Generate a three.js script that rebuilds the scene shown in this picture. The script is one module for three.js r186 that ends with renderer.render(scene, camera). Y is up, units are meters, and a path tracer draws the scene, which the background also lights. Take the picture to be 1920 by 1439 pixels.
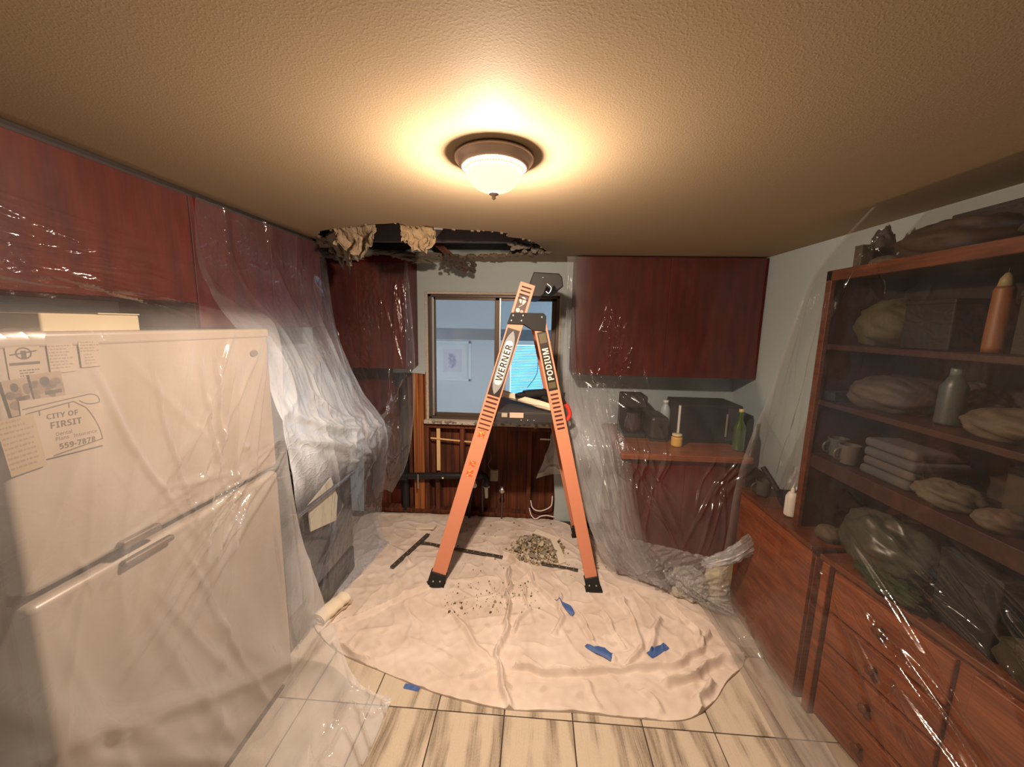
import * as THREE from 'three';
import { RoundedBoxGeometry } from 'three/addons/geometries/RoundedBoxGeometry.js';
import { mergeGeometries, mergeVertices, toCreasedNormals } from 'three/addons/utils/BufferGeometryUtils.js';
import { createNoise2D, createNoise3D } from 'simplex-noise';

// ---------------------------------------------------------------- camera, sky, exposure
const scene = new THREE.Scene();
const camera = new THREE.PerspectiveCamera(89.96, 1920 / 1439, 0.05, 60);
camera.rotation.order = 'YXZ';
camera.position.set(0, 1.7, 0);
camera.rotation.set(-0.152, 0.061, 0.0202);
scene.background = new THREE.Color().setRGB(0.4, 0.64, 0.88);
scene.backgroundIntensity = 4.4;
const renderer = new THREE.WebGLRenderer({ antialias: true });
renderer.toneMapping = THREE.LinearToneMapping;
renderer.toneMappingExposure = 1.06;
renderer.shadowMap.enabled = true;
const LAMP_POWER = 5, LAMP_DOWN = 14, LAMP_COLOR = [1, 0.78, 0.59], LAMP_AT = [-0.143, 2.2, -1.24];

// ---------------------------------------------------------------- helpers
function rngOf(seed) { let a = seed >>> 0; return () => { a = (a + 0x6d2b79f5) >>> 0; let t = Math.imul(a ^ (a >>> 15), 1 | a); t = (t + Math.imul(t ^ (t >>> 7), 61 | t)) ^ t; return ((t ^ (t >>> 14)) >>> 0) / 4294967296; }; }
const rnd = rngOf(77);
const n2 = createNoise2D(rngOf(5)), n3 = createNoise3D(rngOf(9));
const V = (x, y, z) => new THREE.Vector3(x, y, z);
const lerp = THREE.MathUtils.lerp, clamp = THREE.MathUtils.clamp, smooth = (x, a, b) => { const t = clamp((x - a) / (b - a), 0, 1); return t * t * (3 - 2 * t); };   // a may be above b
const used = {};
function numbered(name) { const k = used[name] = (used[name] ?? -1) + 1; return k ? name + '_' + String(k).padStart(3, '0') : name; }
function shade(o) { o.castShadow = true; o.receiveShadow = true; return o; }
function tag(o, label, category, group, kind) { Object.assign(o.userData, label && { label }, category && { category }, group && { group }, kind && { kind }); return o; }
function thing(name, label, category, pos = [0, 0, 0], turn = 0, group) {
  const o = new THREE.Group(); o.name = numbered(name); o.position.set(...pos); o.rotation.y = turn; scene.add(o);
  return tag(o, label, category, group);
}
function part(name, geo, mat, parent, label) {
  const m = shade(new THREE.Mesh(Array.isArray(geo) ? join(geo) : geo, mat)); m.name = name; parent.add(m);
  if (label) m.userData.label = label;
  return m;
}
function single(name, geo, mat, label, category, pos = [0, 0, 0], turn = 0, group) {
  const m = shade(new THREE.Mesh(Array.isArray(geo) ? join(geo) : geo, mat)); m.name = numbered(name); m.position.set(...pos); m.rotation.y = turn; scene.add(m);
  return tag(m, label, category, group);
}
function struct(name, geo, mat) {
  const m = geo ? shade(new THREE.Mesh(Array.isArray(geo) ? join(geo) : geo, mat)) : new THREE.Group();
  m.name = name; m.userData.kind = 'structure'; scene.add(m); return m;
}
function copy(src, name, label, pos, turn) { const c = src.clone(); c.name = numbered(name); c.userData = { ...src.userData }; if (label) c.userData.label = label; if (pos) c.position.set(...pos); if (turn !== undefined) c.rotation.y = turn; scene.add(c); return c; }
function join(list) {
  const flat = list.map((g) => { let q = g.index ? g.toNonIndexed() : g; for (const k of Object.keys(q.attributes)) if (!['position', 'normal', 'uv'].includes(k)) q.deleteAttribute(k); q.morphAttributes = {}; return q; });
  return mergeGeometries(flat, false);
}
// box with uv in metres
function box(w, h, d, x = 0, y = 0, z = 0, r = 0) {
  const g = r > 0 ? new RoundedBoxGeometry(w, h, d, 2, Math.min(r, w / 2.01, h / 2.01, d / 2.01)) : new THREE.BoxGeometry(w, h, d);
  g.translate(x, y, z); return metreUV(g);
}
function span(x0, x1, y0, y1, z0, z1, r = 0) { return box(x1 - x0, y1 - y0, z1 - z0, (x0 + x1) / 2, (y0 + y1) / 2, (z0 + z1) / 2, r); }
function metreUV(g) {
  const p = g.attributes.position, n = g.attributes.normal, uv = new Float32Array(p.count * 2);
  for (let i = 0; i < p.count; i++) {
    const ax = Math.abs(n.getX(i)), ay = Math.abs(n.getY(i)), az = Math.abs(n.getZ(i));
    const x = p.getX(i), y = p.getY(i), z = p.getZ(i);
    if (ax >= ay && ax >= az) { uv[2 * i] = z; uv[2 * i + 1] = y; } else if (ay >= az) { uv[2 * i] = x; uv[2 * i + 1] = z; } else { uv[2 * i] = x; uv[2 * i + 1] = y; }
  }
  g.setAttribute('uv', new THREE.BufferAttribute(uv, 2)); return g;
}
function tube(pts, r, seg = 8, steps = 0, closed = false) {
  const c = new THREE.CatmullRomCurve3(pts.map((p) => V(...p)), closed, 'centripetal');
  return new THREE.TubeGeometry(c, steps || Math.max(6, pts.length * 6), r, seg, closed);
}
function rod(a, b, r, r2 = r, seg = 14) {
  const A = V(...a), B = V(...b), L = A.distanceTo(B), g = new THREE.CylinderGeometry(r2, r, L, seg);
  g.applyQuaternion(new THREE.Quaternion().setFromUnitVectors(V(0, 1, 0), B.clone().sub(A).normalize()));
  g.translate((A.x + B.x) / 2, (A.y + B.y) / 2, (A.z + B.z) / 2); return g;
}
function lathe(profile, seg = 40) { return new THREE.LatheGeometry(profile.map((p) => new THREE.Vector2(p[0], p[1])), seg); }
// board from a to b (in a side plane, z constant), w wide in that plane, t thick along z
function slab2(a, b, w, t, z = 0) {
  const dx = b[0] - a[0], dy = b[1] - a[1], L = Math.hypot(dx, dy), g = box(w, L, t, 0, 0, 0, Math.min(t, w) * 0.15);
  g.rotateZ(-Math.atan2(dx, dy)); g.translate((a[0] + b[0]) / 2, (a[1] + b[1]) / 2, z); return g;
}
function grid(nu, nv, f) {   // f(u, v) -> [x, y, z]; uv by travelled length
  const pos = new Float32Array((nu + 1) * (nv + 1) * 3), uv = new Float32Array((nu + 1) * (nv + 1) * 2), idx = [];
  for (let j = 0; j <= nv; j++) for (let i = 0; i <= nu; i++) { const p = f(i / nu, j / nv), k = j * (nu + 1) + i; pos.set(p, k * 3); }
  const d = (a, b) => Math.hypot(pos[a * 3] - pos[b * 3], pos[a * 3 + 1] - pos[b * 3 + 1], pos[a * 3 + 2] - pos[b * 3 + 2]);
  const W = d(((nv >> 1)) * (nu + 1), (nv >> 1) * (nu + 1) + nu) || 1, mid = nu >> 1; let H = 0;
  for (let j = 0; j < nv; j++) H += d(j * (nu + 1) + mid, (j + 1) * (nu + 1) + mid);
  for (let j = 0; j <= nv; j++) for (let i = 0; i <= nu; i++) { const k = j * (nu + 1) + i; uv[k * 2] = (i / nu) * W; uv[k * 2 + 1] = (j / nv) * H; }
  for (let j = 0; j < nv; j++) for (let i = 0; i < nu; i++) { const a = j * (nu + 1) + i, b = a + 1, c = a + nu + 1, e = c + 1; idx.push(a, c, b, b, c, e); }
  const g = new THREE.BufferGeometry(); g.setAttribute('position', new THREE.BufferAttribute(pos, 3)); g.setAttribute('uv', new THREE.BufferAttribute(uv, 2)); g.setIndex(idx); g.computeVertexNormals();
  const unit = new Float32Array(uv.length); for (let j = 0; j <= nv; j++) for (let i = 0; i <= nu; i++) unit.set([i / nu, j / nv], (j * (nu + 1) + i) * 2);
  g.setAttribute('uv1', new THREE.BufferAttribute(unit, 2)); return g;
}
function catmull(p0, p1, p2, p3, t) { const a = t * t, b = a * t; return 0.5 * (2 * p1 + (p2 - p0) * t + (2 * p0 - 5 * p1 + 4 * p2 - p3) * a + (3 * p1 - p0 - 3 * p2 + p3) * b); }
function along(list, t) {   // list of [x,y,z], t 0..1
  const n = list.length - 1, s = clamp(t, 0, 1) * n, i = Math.min(n - 1, Math.floor(s)), f = s - i, at = (k) => list[clamp(k, 0, n)];
  return [0, 1, 2].map((k) => catmull(at(i - 1)[k], at(i)[k], at(i + 1)[k], at(i + 2)[k], f));
}
function surface(rows, nu, nv, push) {   // rows of control points, top row first; push(u, v, x, y, z) = distance along the normal
  const at = (u, v) => along(rows.map((r) => along(r, u)), v);
  return grid(nu, nv, (u, v) => {
    const p = at(u, v), e = 0.01, a = at(Math.min(1, u + e), v), b = at(Math.max(0, u - e), v), c = at(u, Math.min(1, v + e)), d = at(u, Math.max(0, v - e));
    const N = V(c[0] - d[0], c[1] - d[1], c[2] - d[2]).cross(V(a[0] - b[0], a[1] - b[1], a[2] - b[2])).normalize(), h = push(u, v, p);
    return [p[0] + N.x * h, p[1] + N.y * h, p[2] + N.z * h];
  });
}
const ridge = (x) => { const a = 1 - Math.abs(x); return a * a; };
function lump(rx, ry, rz, amp, seed, seg = 28, flat = -1) {   // a soft closed shape, flattened below `flat`
  const g = mergeVertices(new THREE.SphereGeometry(1, seg, Math.round(seg * 0.7)).deleteAttribute('uv').deleteAttribute('normal')), p = g.attributes.position;
  for (let i = 0; i < p.count; i++) {
    const v = V(p.getX(i), p.getY(i), p.getZ(i)), s = 1 + amp * (n3(v.x * 1.6 + seed, v.y * 1.6, v.z * 1.6) + 0.6 * (ridge(n3(v.x * 2.7, v.y * 2.7 + seed, v.z * 2.7)) - 0.4));
    p.setXYZ(i, v.x * rx * s, Math.max(v.y * s, flat) * ry, v.z * rz * s);
  }
  const y0 = Math.max(flat, -1) * ry; g.translate(0, -y0, 0); g.computeVertexNormals();
  const uv = new Float32Array(p.count * 2); for (let i = 0; i < p.count; i++) { uv[2 * i] = p.getX(i) + p.getZ(i); uv[2 * i + 1] = p.getY(i); }
  g.setAttribute('uv', new THREE.BufferAttribute(uv, 2)); return g;
}
function chunk(r, seed, sy = 0.7) {
  const g = new THREE.IcosahedronGeometry(r, 0), p = g.attributes.position, m = new Map(), q = rngOf(seed);
  for (let i = 0; i < p.count; i++) { const k = [p.getX(i), p.getY(i), p.getZ(i)].map((x) => x.toFixed(4)).join(); if (!m.has(k)) m.set(k, 0.65 + 0.7 * q()); const s = m.get(k); p.setXYZ(i, p.getX(i) * s, p.getY(i) * s * sy, p.getZ(i) * s); }
  g.computeVertexNormals(); return g;
}
function plate(outline, t, bevel = 0) {   // outline [x,y], extruded t along +z
  const s = new THREE.Shape(outline.map((p) => new THREE.Vector2(p[0], p[1])));
  return new THREE.ExtrudeGeometry(s, { depth: t, bevelEnabled: bevel > 0, bevelSize: bevel, bevelThickness: bevel, bevelSegments: 2 });
}

// ---------------------------------------------------------------- textures
function dataTex(n, f, srgb) {
  const d = new Uint8Array(n * n * 4);
  for (let y = 0; y < n; y++) for (let x = 0; x < n; x++) { const c = f(x / n, y / n), k = (y * n + x) * 4; if (typeof c === 'number') d[k] = d[k + 1] = d[k + 2] = clamp(c, 0, 1) * 255; else for (let i = 0; i < 3; i++) d[k + i] = clamp(c[i], 0, 1) * 255; d[k + 3] = 255; }
  const t = new THREE.DataTexture(d, n, n); t.magFilter = THREE.LinearFilter; t.minFilter = THREE.LinearFilter; t.wrapS = t.wrapT = THREE.MirroredRepeatWrapping; if (srgb) t.colorSpace = THREE.SRGBColorSpace; t.needsUpdate = true; return t;
}
const rep = (t, sx, sy = sx) => { const c = t.clone(); c.repeat.set(1 / sx, 1 / sy); c.needsUpdate = true; return c; };   // size of one repeat in metres
const T = {
  stipple: dataTex(512, (x, y) => { const a = n2(x * 46, y * 46), b = n2(x * 95 + 9, y * 95), c = n2(x * 8, y * 8); return 0.35 + 0.4 * smooth(a + 0.35 * b + 0.25 * c, 0.0, 0.75) + 0.06 * b; }),
  mottle: dataTex(256, (x, y) => 0.5 + 0.25 * n2(x * 4, y * 4) + 0.13 * n2(x * 11, y * 11) + 0.08 * n2(x * 33, y * 33)),
  crinkle: dataTex(1024, (x, y) => {
    const w = 0.25 * n2(x * 2, y * 2), a = ridge(n2(x * 5 + w, y * 3 + w)), b = ridge(n2(x * 11 - y * 4 + 3, y * 8 + x * 3)), c = ridge(n2(x * 24 + 7, y * 17 - x * 6)), big = smooth(n2(x * 2.2 + 20, y * 2.2), -0.35, 0.6);
    return 0.45 * a * a + 0.33 * b * b * (0.35 + 0.65 * big) + 0.22 * c * c * big;
  }),
  weave: dataTex(256, (x, y) => 0.5 + 0.22 * Math.sin(x * 400) * Math.sin(y * 400) + 0.2 * n2(x * 30, y * 30)),
  grain: dataTex(512, (x, y) => { const w = n2(x * 3, y * 0.6) * 0.35; return 0.5 + 0.28 * n2(x * 26 + w * 4, y * 1.6) + 0.16 * n2(x * 80, y * 3) + 0.12 * n2(x * 5, y * 1.2); }),
};
function tinted(base, dark, n, f) { return dataTex(n, (x, y) => { const k = f(x, y); return [0, 1, 2].map((i) => lerp(dark[i], base[i], clamp(k, 0, 1)) / 255); }, true); }
T.red = tinted([148, 52, 34], [104, 30, 20], 512, (x, y) => 0.55 + 0.35 * n2(x * 9, y * 1.3) + 0.2 * n2(x * 50, y * 4));
T.orangeWood = tinted([190, 104, 52], [122, 56, 24], 512, (x, y) => 0.6 + 0.3 * n2(x * 2.2, y * 12) + 0.25 * n2(x * 5, y * 60));
T.board = tinted([128, 68, 40], [58, 27, 16], 512, (x, y) => 0.5 + 0.3 * n2(x * 14, y * 1.2) + 0.2 * n2(x * 60, y * 3) + 0.3 * n2(x * 2, y * 2));
T.fir = tinted([186, 116, 62], [112, 60, 30], 512, (x, y) => 0.55 + 0.3 * n2(x * 12, y * 1.1) + 0.25 * n2(x * 46, y * 2));
T.canvasCloth = tinted([227, 213, 203], [200, 182, 168], 512, (x, y) => 0.65 + 0.35 * n2(x * 3, y * 3) + 0.18 * n2(x * 14, y * 14) - 0.5 * smooth(n2(x * 6 + 4, y * 6), 0.62, 0.9));
const tileTex = [0, 1, 2, 3, 4].map((k) => tinted([218, 206, 190], [118, 106, 94], 512, (x, y) => {
  const w = 0.05 * n2(x * 2 + k * 7, y * 0.9), band = n2((x + w) * 2.4 + k * 11, y * 0.35 + k), fine = n2((x + w) * 13 + k, y * 1.1), hair = n2((x + w * 0.6) * 42 + k * 5, y * 2.2), cloud = n2(x * 6 + k, y * 4), rough = n2(x * 70, y * 36 + k);
  const zone = smooth(band + 0.15 * cloud, -0.25, 0.7);
  return 0.99 - zone * (0.3 + 0.3 * smooth(fine, -0.3, 0.8) + 0.2 * smooth(hair + 0.4 * rough, -0.1, 0.9)) - 0.1 * smooth(hair, 0.45, 0.95) - 0.05 * rough;
}));
function canvasTex(w, h, draw) { const c = document.createElement('canvas'); c.width = w; c.height = h; draw(c.getContext('2d'), w, h); const t = new THREE.CanvasTexture(c); t.colorSpace = THREE.SRGBColorSpace; return t; }

// ---------------------------------------------------------------- materials
const lin = (r, g, b) => new THREE.Color().setRGB(r, g, b);
const mat = (color, roughness = 0.6, extra = {}) => new THREE.MeshStandardMaterial({ color: color.isColor ? color : new THREE.Color(color), roughness, ...extra });
const phys = (color, roughness = 0.6, extra = {}) => new THREE.MeshPhysicalMaterial({ color: color.isColor ? color : new THREE.Color(color), roughness, ...extra });
const M = {
  ceiling: phys(lin(0.37, 0.28, 0.18), 0.72, { specularIntensity: 0.13, bumpMap: rep(T.stipple, 0.42), bumpScale: 0.00024 }),
  wall: mat(lin(0.43, 0.5, 0.51), 0.55, { bumpMap: rep(T.stipple, 0.5), bumpScale: 0.0008 }),
  plain: mat(lin(0.62, 0.56, 0.46), 0.7),
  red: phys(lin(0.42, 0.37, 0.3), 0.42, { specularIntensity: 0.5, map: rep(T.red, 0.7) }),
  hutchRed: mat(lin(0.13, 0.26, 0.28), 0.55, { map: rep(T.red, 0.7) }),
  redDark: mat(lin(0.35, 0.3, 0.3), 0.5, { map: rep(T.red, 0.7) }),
  orange: mat(lin(0.62, 0.62, 0.56), 0.42, { map: rep(T.orangeWood, 0.8) }),
  brown: mat(lin(0.32, 0.34, 0.33), 0.45, { map: rep(T.orangeWood, 0.8) }),
  board: mat(lin(1, 1, 1), 0.8, { map: rep(T.board, 0.6, 1.1), bumpMap: rep(T.grain, 0.3, 1), bumpScale: 0.002 }),
  fir: mat(lin(1, 1, 1), 0.75, { map: rep(T.fir, 0.35, 1.2), bumpMap: rep(T.grain, 0.3, 1), bumpScale: 0.0015 }),
  lath: mat(lin(0.85, 0.55, 0.26), 0.7),
  plaster: mat(lin(0.62, 0.54, 0.45), 0.9, { bumpMap: rep(T.mottle, 0.12), bumpScale: 0.008 }),
  plasterDark: mat(lin(0.24, 0.18, 0.14), 0.95, { bumpMap: rep(T.mottle, 0.1), bumpScale: 0.01 }),
  gypsum: mat(lin(0.74, 0.66, 0.54), 0.9),
  paper: mat(lin(0.6, 0.46, 0.28), 0.85),
  attic: mat(lin(0.05, 0.045, 0.05), 0.95),
  joist: mat(lin(0.16, 0.14, 0.15), 0.8, { bumpMap: rep(T.grain, 0.3, 1), bumpScale: 0.002 }),
  cloth: mat(lin(1, 1, 1), 0.92, { map: rep(T.canvasCloth, 0.9), bumpMap: rep(T.weave, 0.25), bumpScale: 0.0006 }),
  grout: mat(lin(0.06, 0.045, 0.035), 0.95),
  fridge: phys(lin(0.3, 0.245, 0.19), 0.35, { clearcoat: 0.4, clearcoatRoughness: 0.3 }),
  gasket: mat(lin(0.3, 0.26, 0.2), 0.7),
  black: mat(lin(0.012, 0.012, 0.014), 0.35),
  blackMatte: mat(lin(0.011, 0.01, 0.01), 0.7),
  rubber: mat(lin(0.012, 0.012, 0.013), 0.75),
  steel: mat(lin(0.62, 0.6, 0.57), 0.35, { metalness: 1 }),
  darkSteel: mat(lin(0.14, 0.125, 0.11), 0.5, { metalness: 0.7 }),
  aluminium: mat(lin(0.6, 0.6, 0.6), 0.4, { metalness: 0.9 }),
  bronze: mat(lin(0.13, 0.095, 0.075), 0.45, { metalness: 0.5 }),
  nickel: mat(lin(0.6, 0.48, 0.42), 0.45, { metalness: 0.6 }),
  fibreglass: mat(lin(0.72, 0.28, 0.165), 0.42, { bumpMap: rep(T.grain, 0.02, 0.3), bumpScale: 0.0002 }),
  slotDark: mat(lin(0.07, 0.015, 0.01), 0.7),
  white: mat(lin(0.78, 0.76, 0.72), 0.5),
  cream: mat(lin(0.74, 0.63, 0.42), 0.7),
  tape: mat(lin(0.05, 0.14, 0.42), 0.6),
  copper: mat(lin(0.6, 0.28, 0.16), 0.4, { metalness: 0.9 }),
  abs: mat(lin(0.015, 0.014, 0.015), 0.4),
  porchWall: mat(lin(0.68, 0.63, 0.61), 0.7),
  porchBeam: mat(lin(0.17, 0.19, 0.22), 0.7),
  counter: mat(lin(0.55, 0.56, 0.52), 0.4, { map: rep(T.orangeWood, 1.2) }),
};
const film = (haze, rough, bump, sx = 0.55, sy = sx) => phys(lin(0.9, 0.9, 0.92), rough, { transmission: 1 - haze, thickness: 0, ior: 1.52, side: THREE.DoubleSide, bumpMap: rep(T.crinkle, sx, sy), bumpScale: bump });
// film whose milkiness differs over the sheet: haze(u, v) of the sheet's own u and v (folded and layered parts; over the range also painted window light)
function film2(haze, rough, bump, sx, sy, gloss = 1, color) {
  const m = film(0, rough, bump, sx, sy), t = dataTex(128, (u, v) => 1 - clamp(haze(u, v) * (1 + 0.25 * n2(u * 6, v * 6) + 0.12 * n2(u * 15, v * 15)), 0.004, 0.6));
  t.channel = 1; m.transmission = 1; m.specularIntensity = gloss; if (color) m.color.copy(color); m.transmissionMap = t; return m;
}
const glass = phys(lin(0.96, 0.98, 0.98), 0.02, { transmission: 1, thickness: 0, ior: 1.5 });

// ---------------------------------------------------------------- room shell
const H = 2.2, XL = -1.72, XR = 1.6, ZB = -3.18, ZF = 1.7, TOP = 2.75;
// floor: bed with each tile on it
const floor = struct('floor', [span(XL - 0.1, XR + 0.1, -0.12, -0.006, ZB - 0.16, ZF + 0.1)], M.grout);
{
  const tw = 0.2995, tl = 0.41, gap = 0.005, mats = tileTex.map((t) => mat(lin(0.86, 0.84, 0.8), 0.3, { map: t, bumpMap: rep(T.mottle, 0.5), bumpScale: 0.0006 }));
  const geos = [0, 1, 2, 3].map((k) => {
    const g = new RoundedBoxGeometry(tw - gap, 0.012, tl - gap, 1, 0.0015), p = g.attributes.position, uv = g.attributes.uv;
    for (let i = 0; i < p.count; i++) { let u = p.getX(i) / 0.32 + 0.5, v = p.getZ(i) / 0.45 + 0.5; if (k & 1) u = 1 - u; if (k & 2) v = 1 - v; uv.setXY(i, u, v); }
    return g;
  });
  const q = rngOf(31);
  for (let j = -5; j <= 6; j++) for (let i = -6; i <= 5; i++) {
    const x = -0.093 + (i + 0.5) * tw, z = -1.445 + (j + 0.5) * tl;
    if (x + tw / 2 < XL || x - tw / 2 > XR || z - tl / 2 < ZB || z > ZF || z > 0.4) continue;
    const t = part('tile', geos[Math.floor(q() * 4)], mats[Math.floor(q() * 5)], floor); t.position.set(x, -0.006, z);
  }
}
// ceiling with the torn hole
const holeNear = [[-1.30, -2.28], [-1.24, -2.2], [-1.19, -2.17], [-1.13, -2.15], [-1.07, -2.12], [-0.97, -2.08], [-0.89, -2.04], [-0.8, -2.03], [-0.72, -2.01], [-0.69, -2.07], [-0.65, -2.08], [-0.59, -2.06], [-0.52, -2.12], [-0.41, -2.15], [-0.32, -2.16], [-0.24, -2.18], [-0.18, -2.22], [-0.185, -2.31], [-0.08, -2.36], [-0.04, -2.43], [0.0, -2.53], [0.02, -2.62], [0.06, -2.75]];
const holeFar = [[0.06, -2.79], [-0.04, -2.85], [-0.12, -2.84], [-0.24, -2.92], [-0.36, -2.93], [-0.52, -2.98], [-0.61, -3.0], [-0.75, -2.97], [-0.93, -2.97], [-1.0, -2.92], [-1.10, -2.88], [-1.25, -2.77], [-1.35, -2.66], [-1.37, -2.5]];
{
  const s = new THREE.Shape([[XL - 0.1, ZF + 0.1], [XR + 0.1, ZF + 0.1], [XR + 0.1, ZB - 0.1], [XL - 0.1, ZB - 0.1]].map((p) => new THREE.Vector2(p[0], p[1])));
  s.holes.push(new THREE.Path([...holeNear, ...holeFar].map((p) => new THREE.Vector2(p[0], p[1]))));
  const g = new THREE.ExtrudeGeometry(s, { depth: 0.02, bevelEnabled: false });
  g.rotateX(Math.PI / 2); g.scale(1, 1, 1);            // shape y becomes +z, depth goes down
  g.translate(0, H + 0.02, 0);
  const c = struct('ceiling', g, M.ceiling);
  // torn, crumbling edge of the hole
  const rim = [], q = rngOf(3);
  const edge = [...holeNear, ...holeFar];
  edge.forEach((p, k) => {
    const b = edge[(k + 1) % edge.length], L = Math.hypot(b[0] - p[0], b[1] - p[1]), n = Math.max(1, Math.round(L / 0.03)), far = k >= holeNear.length - 1;
    for (let i = 0; i < n; i++) { if (!far && q() < 0.6) continue; const f = (i + q() * 0.7) / n, r = (far ? 0.012 : 0.006) + 0.016 * q() * (far ? 1.5 : 0.5), g2 = chunk(r, k * 31 + i, 0.6); g2.translate(lerp(p[0], b[0], f), H + 0.006 - 0.01 * q(), lerp(p[1], b[1], f)); rim.push(g2); }
  });
  const r = part('torn_edge', rim, mat(lin(0.17, 0.13, 0.09), 0.95), c, 'ragged broken plaster edge of the ceiling hole'); r.userData.kind = 'stuff';
  part('joist', [span(-1.6, 0.3, H + 0.045, H + 0.2, -2.72, -2.68, 0.003)], M.joist, c);
  part('joist', [span(-1.6, 0.3, H + 0.1, H + 0.3, -3.06, -3.02, 0.003)], M.joist, c);
  const d = part('joist', box(0.05, 0.06, 0.95, 0, 0, 0, 0.004), M.joist, c); d.position.set(-0.7, H + 0.065, -2.55); d.rotation.set(0.1, 0.35, 0);
}
// attic above
struct('roof', [span(XL - 0.1, XR + 0.1, TOP, TOP + 0.05, ZB - 0.1, ZF + 0.1)], M.attic);
// walls
struct('wall_left', [span(XL - 0.1, XL, 0, TOP, ZB - 0.1, ZF + 0.1)], M.wall);
struct('wall_right', [span(XR, XR + 0.1, 0, TOP, ZB - 0.1, ZF + 0.1)], M.wall);
struct('wall_front', [span(XL - 0.1, XR + 0.1, 0, TOP, ZF, ZF + 0.1)], M.plain);
const WX0 = -0.915, WX1 = 0.185, WY0 = 0.875, WY1 = 1.945;
const back = struct('wall_back', null);
{
  const sh = new THREE.Shape([[XL, 0], [-1.52, 0], [-1.5, 0.5], [-1.53, 1.28], [-1.2, 1.275], [-1.05, 1.28], [WX0 - 0.02, 1.27], [WX0, WY0 + 0.5], [WX0, WY1], [WX1, WY1], [WX1, WY0], [0.2, 0.8], [0.175, 0.62], [0.185, 0.4], [0.2, 0.2], [0.195, 0], [XR, 0], [XR, TOP], [XL, TOP]].map((p) => new THREE.Vector2(p[0], p[1])));
  const g = new THREE.ExtrudeGeometry(sh, { depth: 0.014, bevelEnabled: false }); g.translate(0, 0, ZB - 0.014);
  part('drywall', g, M.wall, back);
  const ZS = ZB - 0.015;
  // studs
  const stud = (x0, x1, y0, y1, m = M.fir, dz = 0.088) => part('stud', span(x0, x1, y0, y1, ZS - dz, ZS, 0.004), m, back);
  stud(-1.05, -1.0, 0.04, 1.28); stud(-0.998, -0.957, 0.04, 1.27, M.fir); stud(-0.952, -0.915, 0.04, 0.845, M.board); stud(-1.52, -1.47, 0.04, 1.3, M.board);
  stud(-0.05, -0.012, 0.04, 0.8, M.board); stud(0.2, 0.24, 0.04, 1.9, M.board); stud(-0.86, -0.82, 0.04, 0.37, M.board);
  stud(-0.64, -0.6, 0.04, 0.8, M.board, 0.06);
  part('sill_plate', span(-1.52, 0.24, 0, 0.04, ZS - 0.09, ZS - 0.002, 0.004), M.board, back);
  part('window_header', span(-0.957, 0.2, 0.8, 0.842, ZS - 0.088, ZS + 0.002, 0.003), M.board, back);
  // sheathing boards behind the studs
  part('gap_shade_sheet', [span(-1.7, 0.3, 0, 0.843, ZS - 0.119, ZS - 0.117), span(-1.7, -0.95, 0.8, 1.5, ZS - 0.119, ZS - 0.117)], M.blackMatte, back);  // black sheet added to darken the gaps between the boards
  const widths = [0.3, 0.17, 0.21, 0.39, 0.3, 0.35, 0.27]; let x = -1.6;
  widths.forEach((w, k) => { part('sheathing_board', span(x, x + w - 0.003, 0, x + w < -0.85 ? 1.33 : 0.843, ZS - 0.112 - 0.004 * (k % 2), ZS - 0.092 - 0.004 * (k % 2), 0.002), k === 1 ? M.redDark : M.board, back); x += w; });
  const above = new THREE.Shape([[XL, 0], [XR, 0], [XR, TOP], [XL, TOP]].map((p) => new THREE.Vector2(p[0], p[1])));
  above.holes.push(new THREE.Path([[WX0 - 0.002, WY0 - 0.03], [WX1 + 0.002, WY0 - 0.03], [WX1 + 0.002, WY1], [WX0 - 0.002, WY1]].map((p) => new THREE.Vector2(p[0], p[1]))));
  const o = new THREE.ExtrudeGeometry(above, { depth: 0.03, bevelEnabled: false }); o.translate(0, 0, ZB - 0.165); part('siding', o, M.porchWall, back);
  // reveals round the window opening
  part('jamb', [span(WX0 - 0.03, WX0, WY0 - 0.03, WY1 + 0.02, ZB - 0.14, ZB - 0.015), span(WX1, WX1 + 0.03, WY0, WY1 + 0.02, ZB - 0.14, ZB - 0.015), span(WX0, WX1, WY1, WY1 + 0.02, ZB - 0.14, ZB - 0.015)], M.fir, back);
  // plaster-smeared bead round the window
  part('window_bead', [span(WX0 - 0.012, WX0 + 0.008, WY0 - 0.04, WY1 + 0.012, ZB - 0.014, ZB + 0.006, 0.003), span(WX0, WX1, WY1 - 0.008, WY1 + 0.014, ZB - 0.014, ZB + 0.006, 0.003), span(WX1 - 0.006, WX1 + 0.012, WY0, WY1 + 0.012, ZB - 0.014, ZB + 0.006, 0.003)], M.plaster, back);
  const lath = part('lath', span(-0.85, -0.818, 0.405, 0.8, ZS - 0.03, ZS - 0.015, 0.002), M.lath, back, 'pale yellow vertical wood strip under the window');
  const st = part('lath', slab2([-0.9, 0.705], [-0.5, 0.68], 0.012, 0.012, ZS - 0.008), M.lath, back, 'thin pale stick nailed across the open studs');
  const sill = []; const q = rngOf(8);
  sill.push(span(WX0 - 0.03, 0.175, 0.845, 0.878, ZB - 0.13, ZB + 0.03, 0.005));
  for (let i = 0; i < 46; i++) { const g2 = chunk(0.007 + 0.012 * q(), 900 + i, 0.6); g2.translate(WX0 + 1.05 * q(), 0.872 - 0.025 * q(), ZB + 0.026 + 0.006 * q()); sill.push(g2); }
  part('window_stool', sill, M.plaster, back, 'rough plaster-crusted ledge under the window');
}
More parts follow.
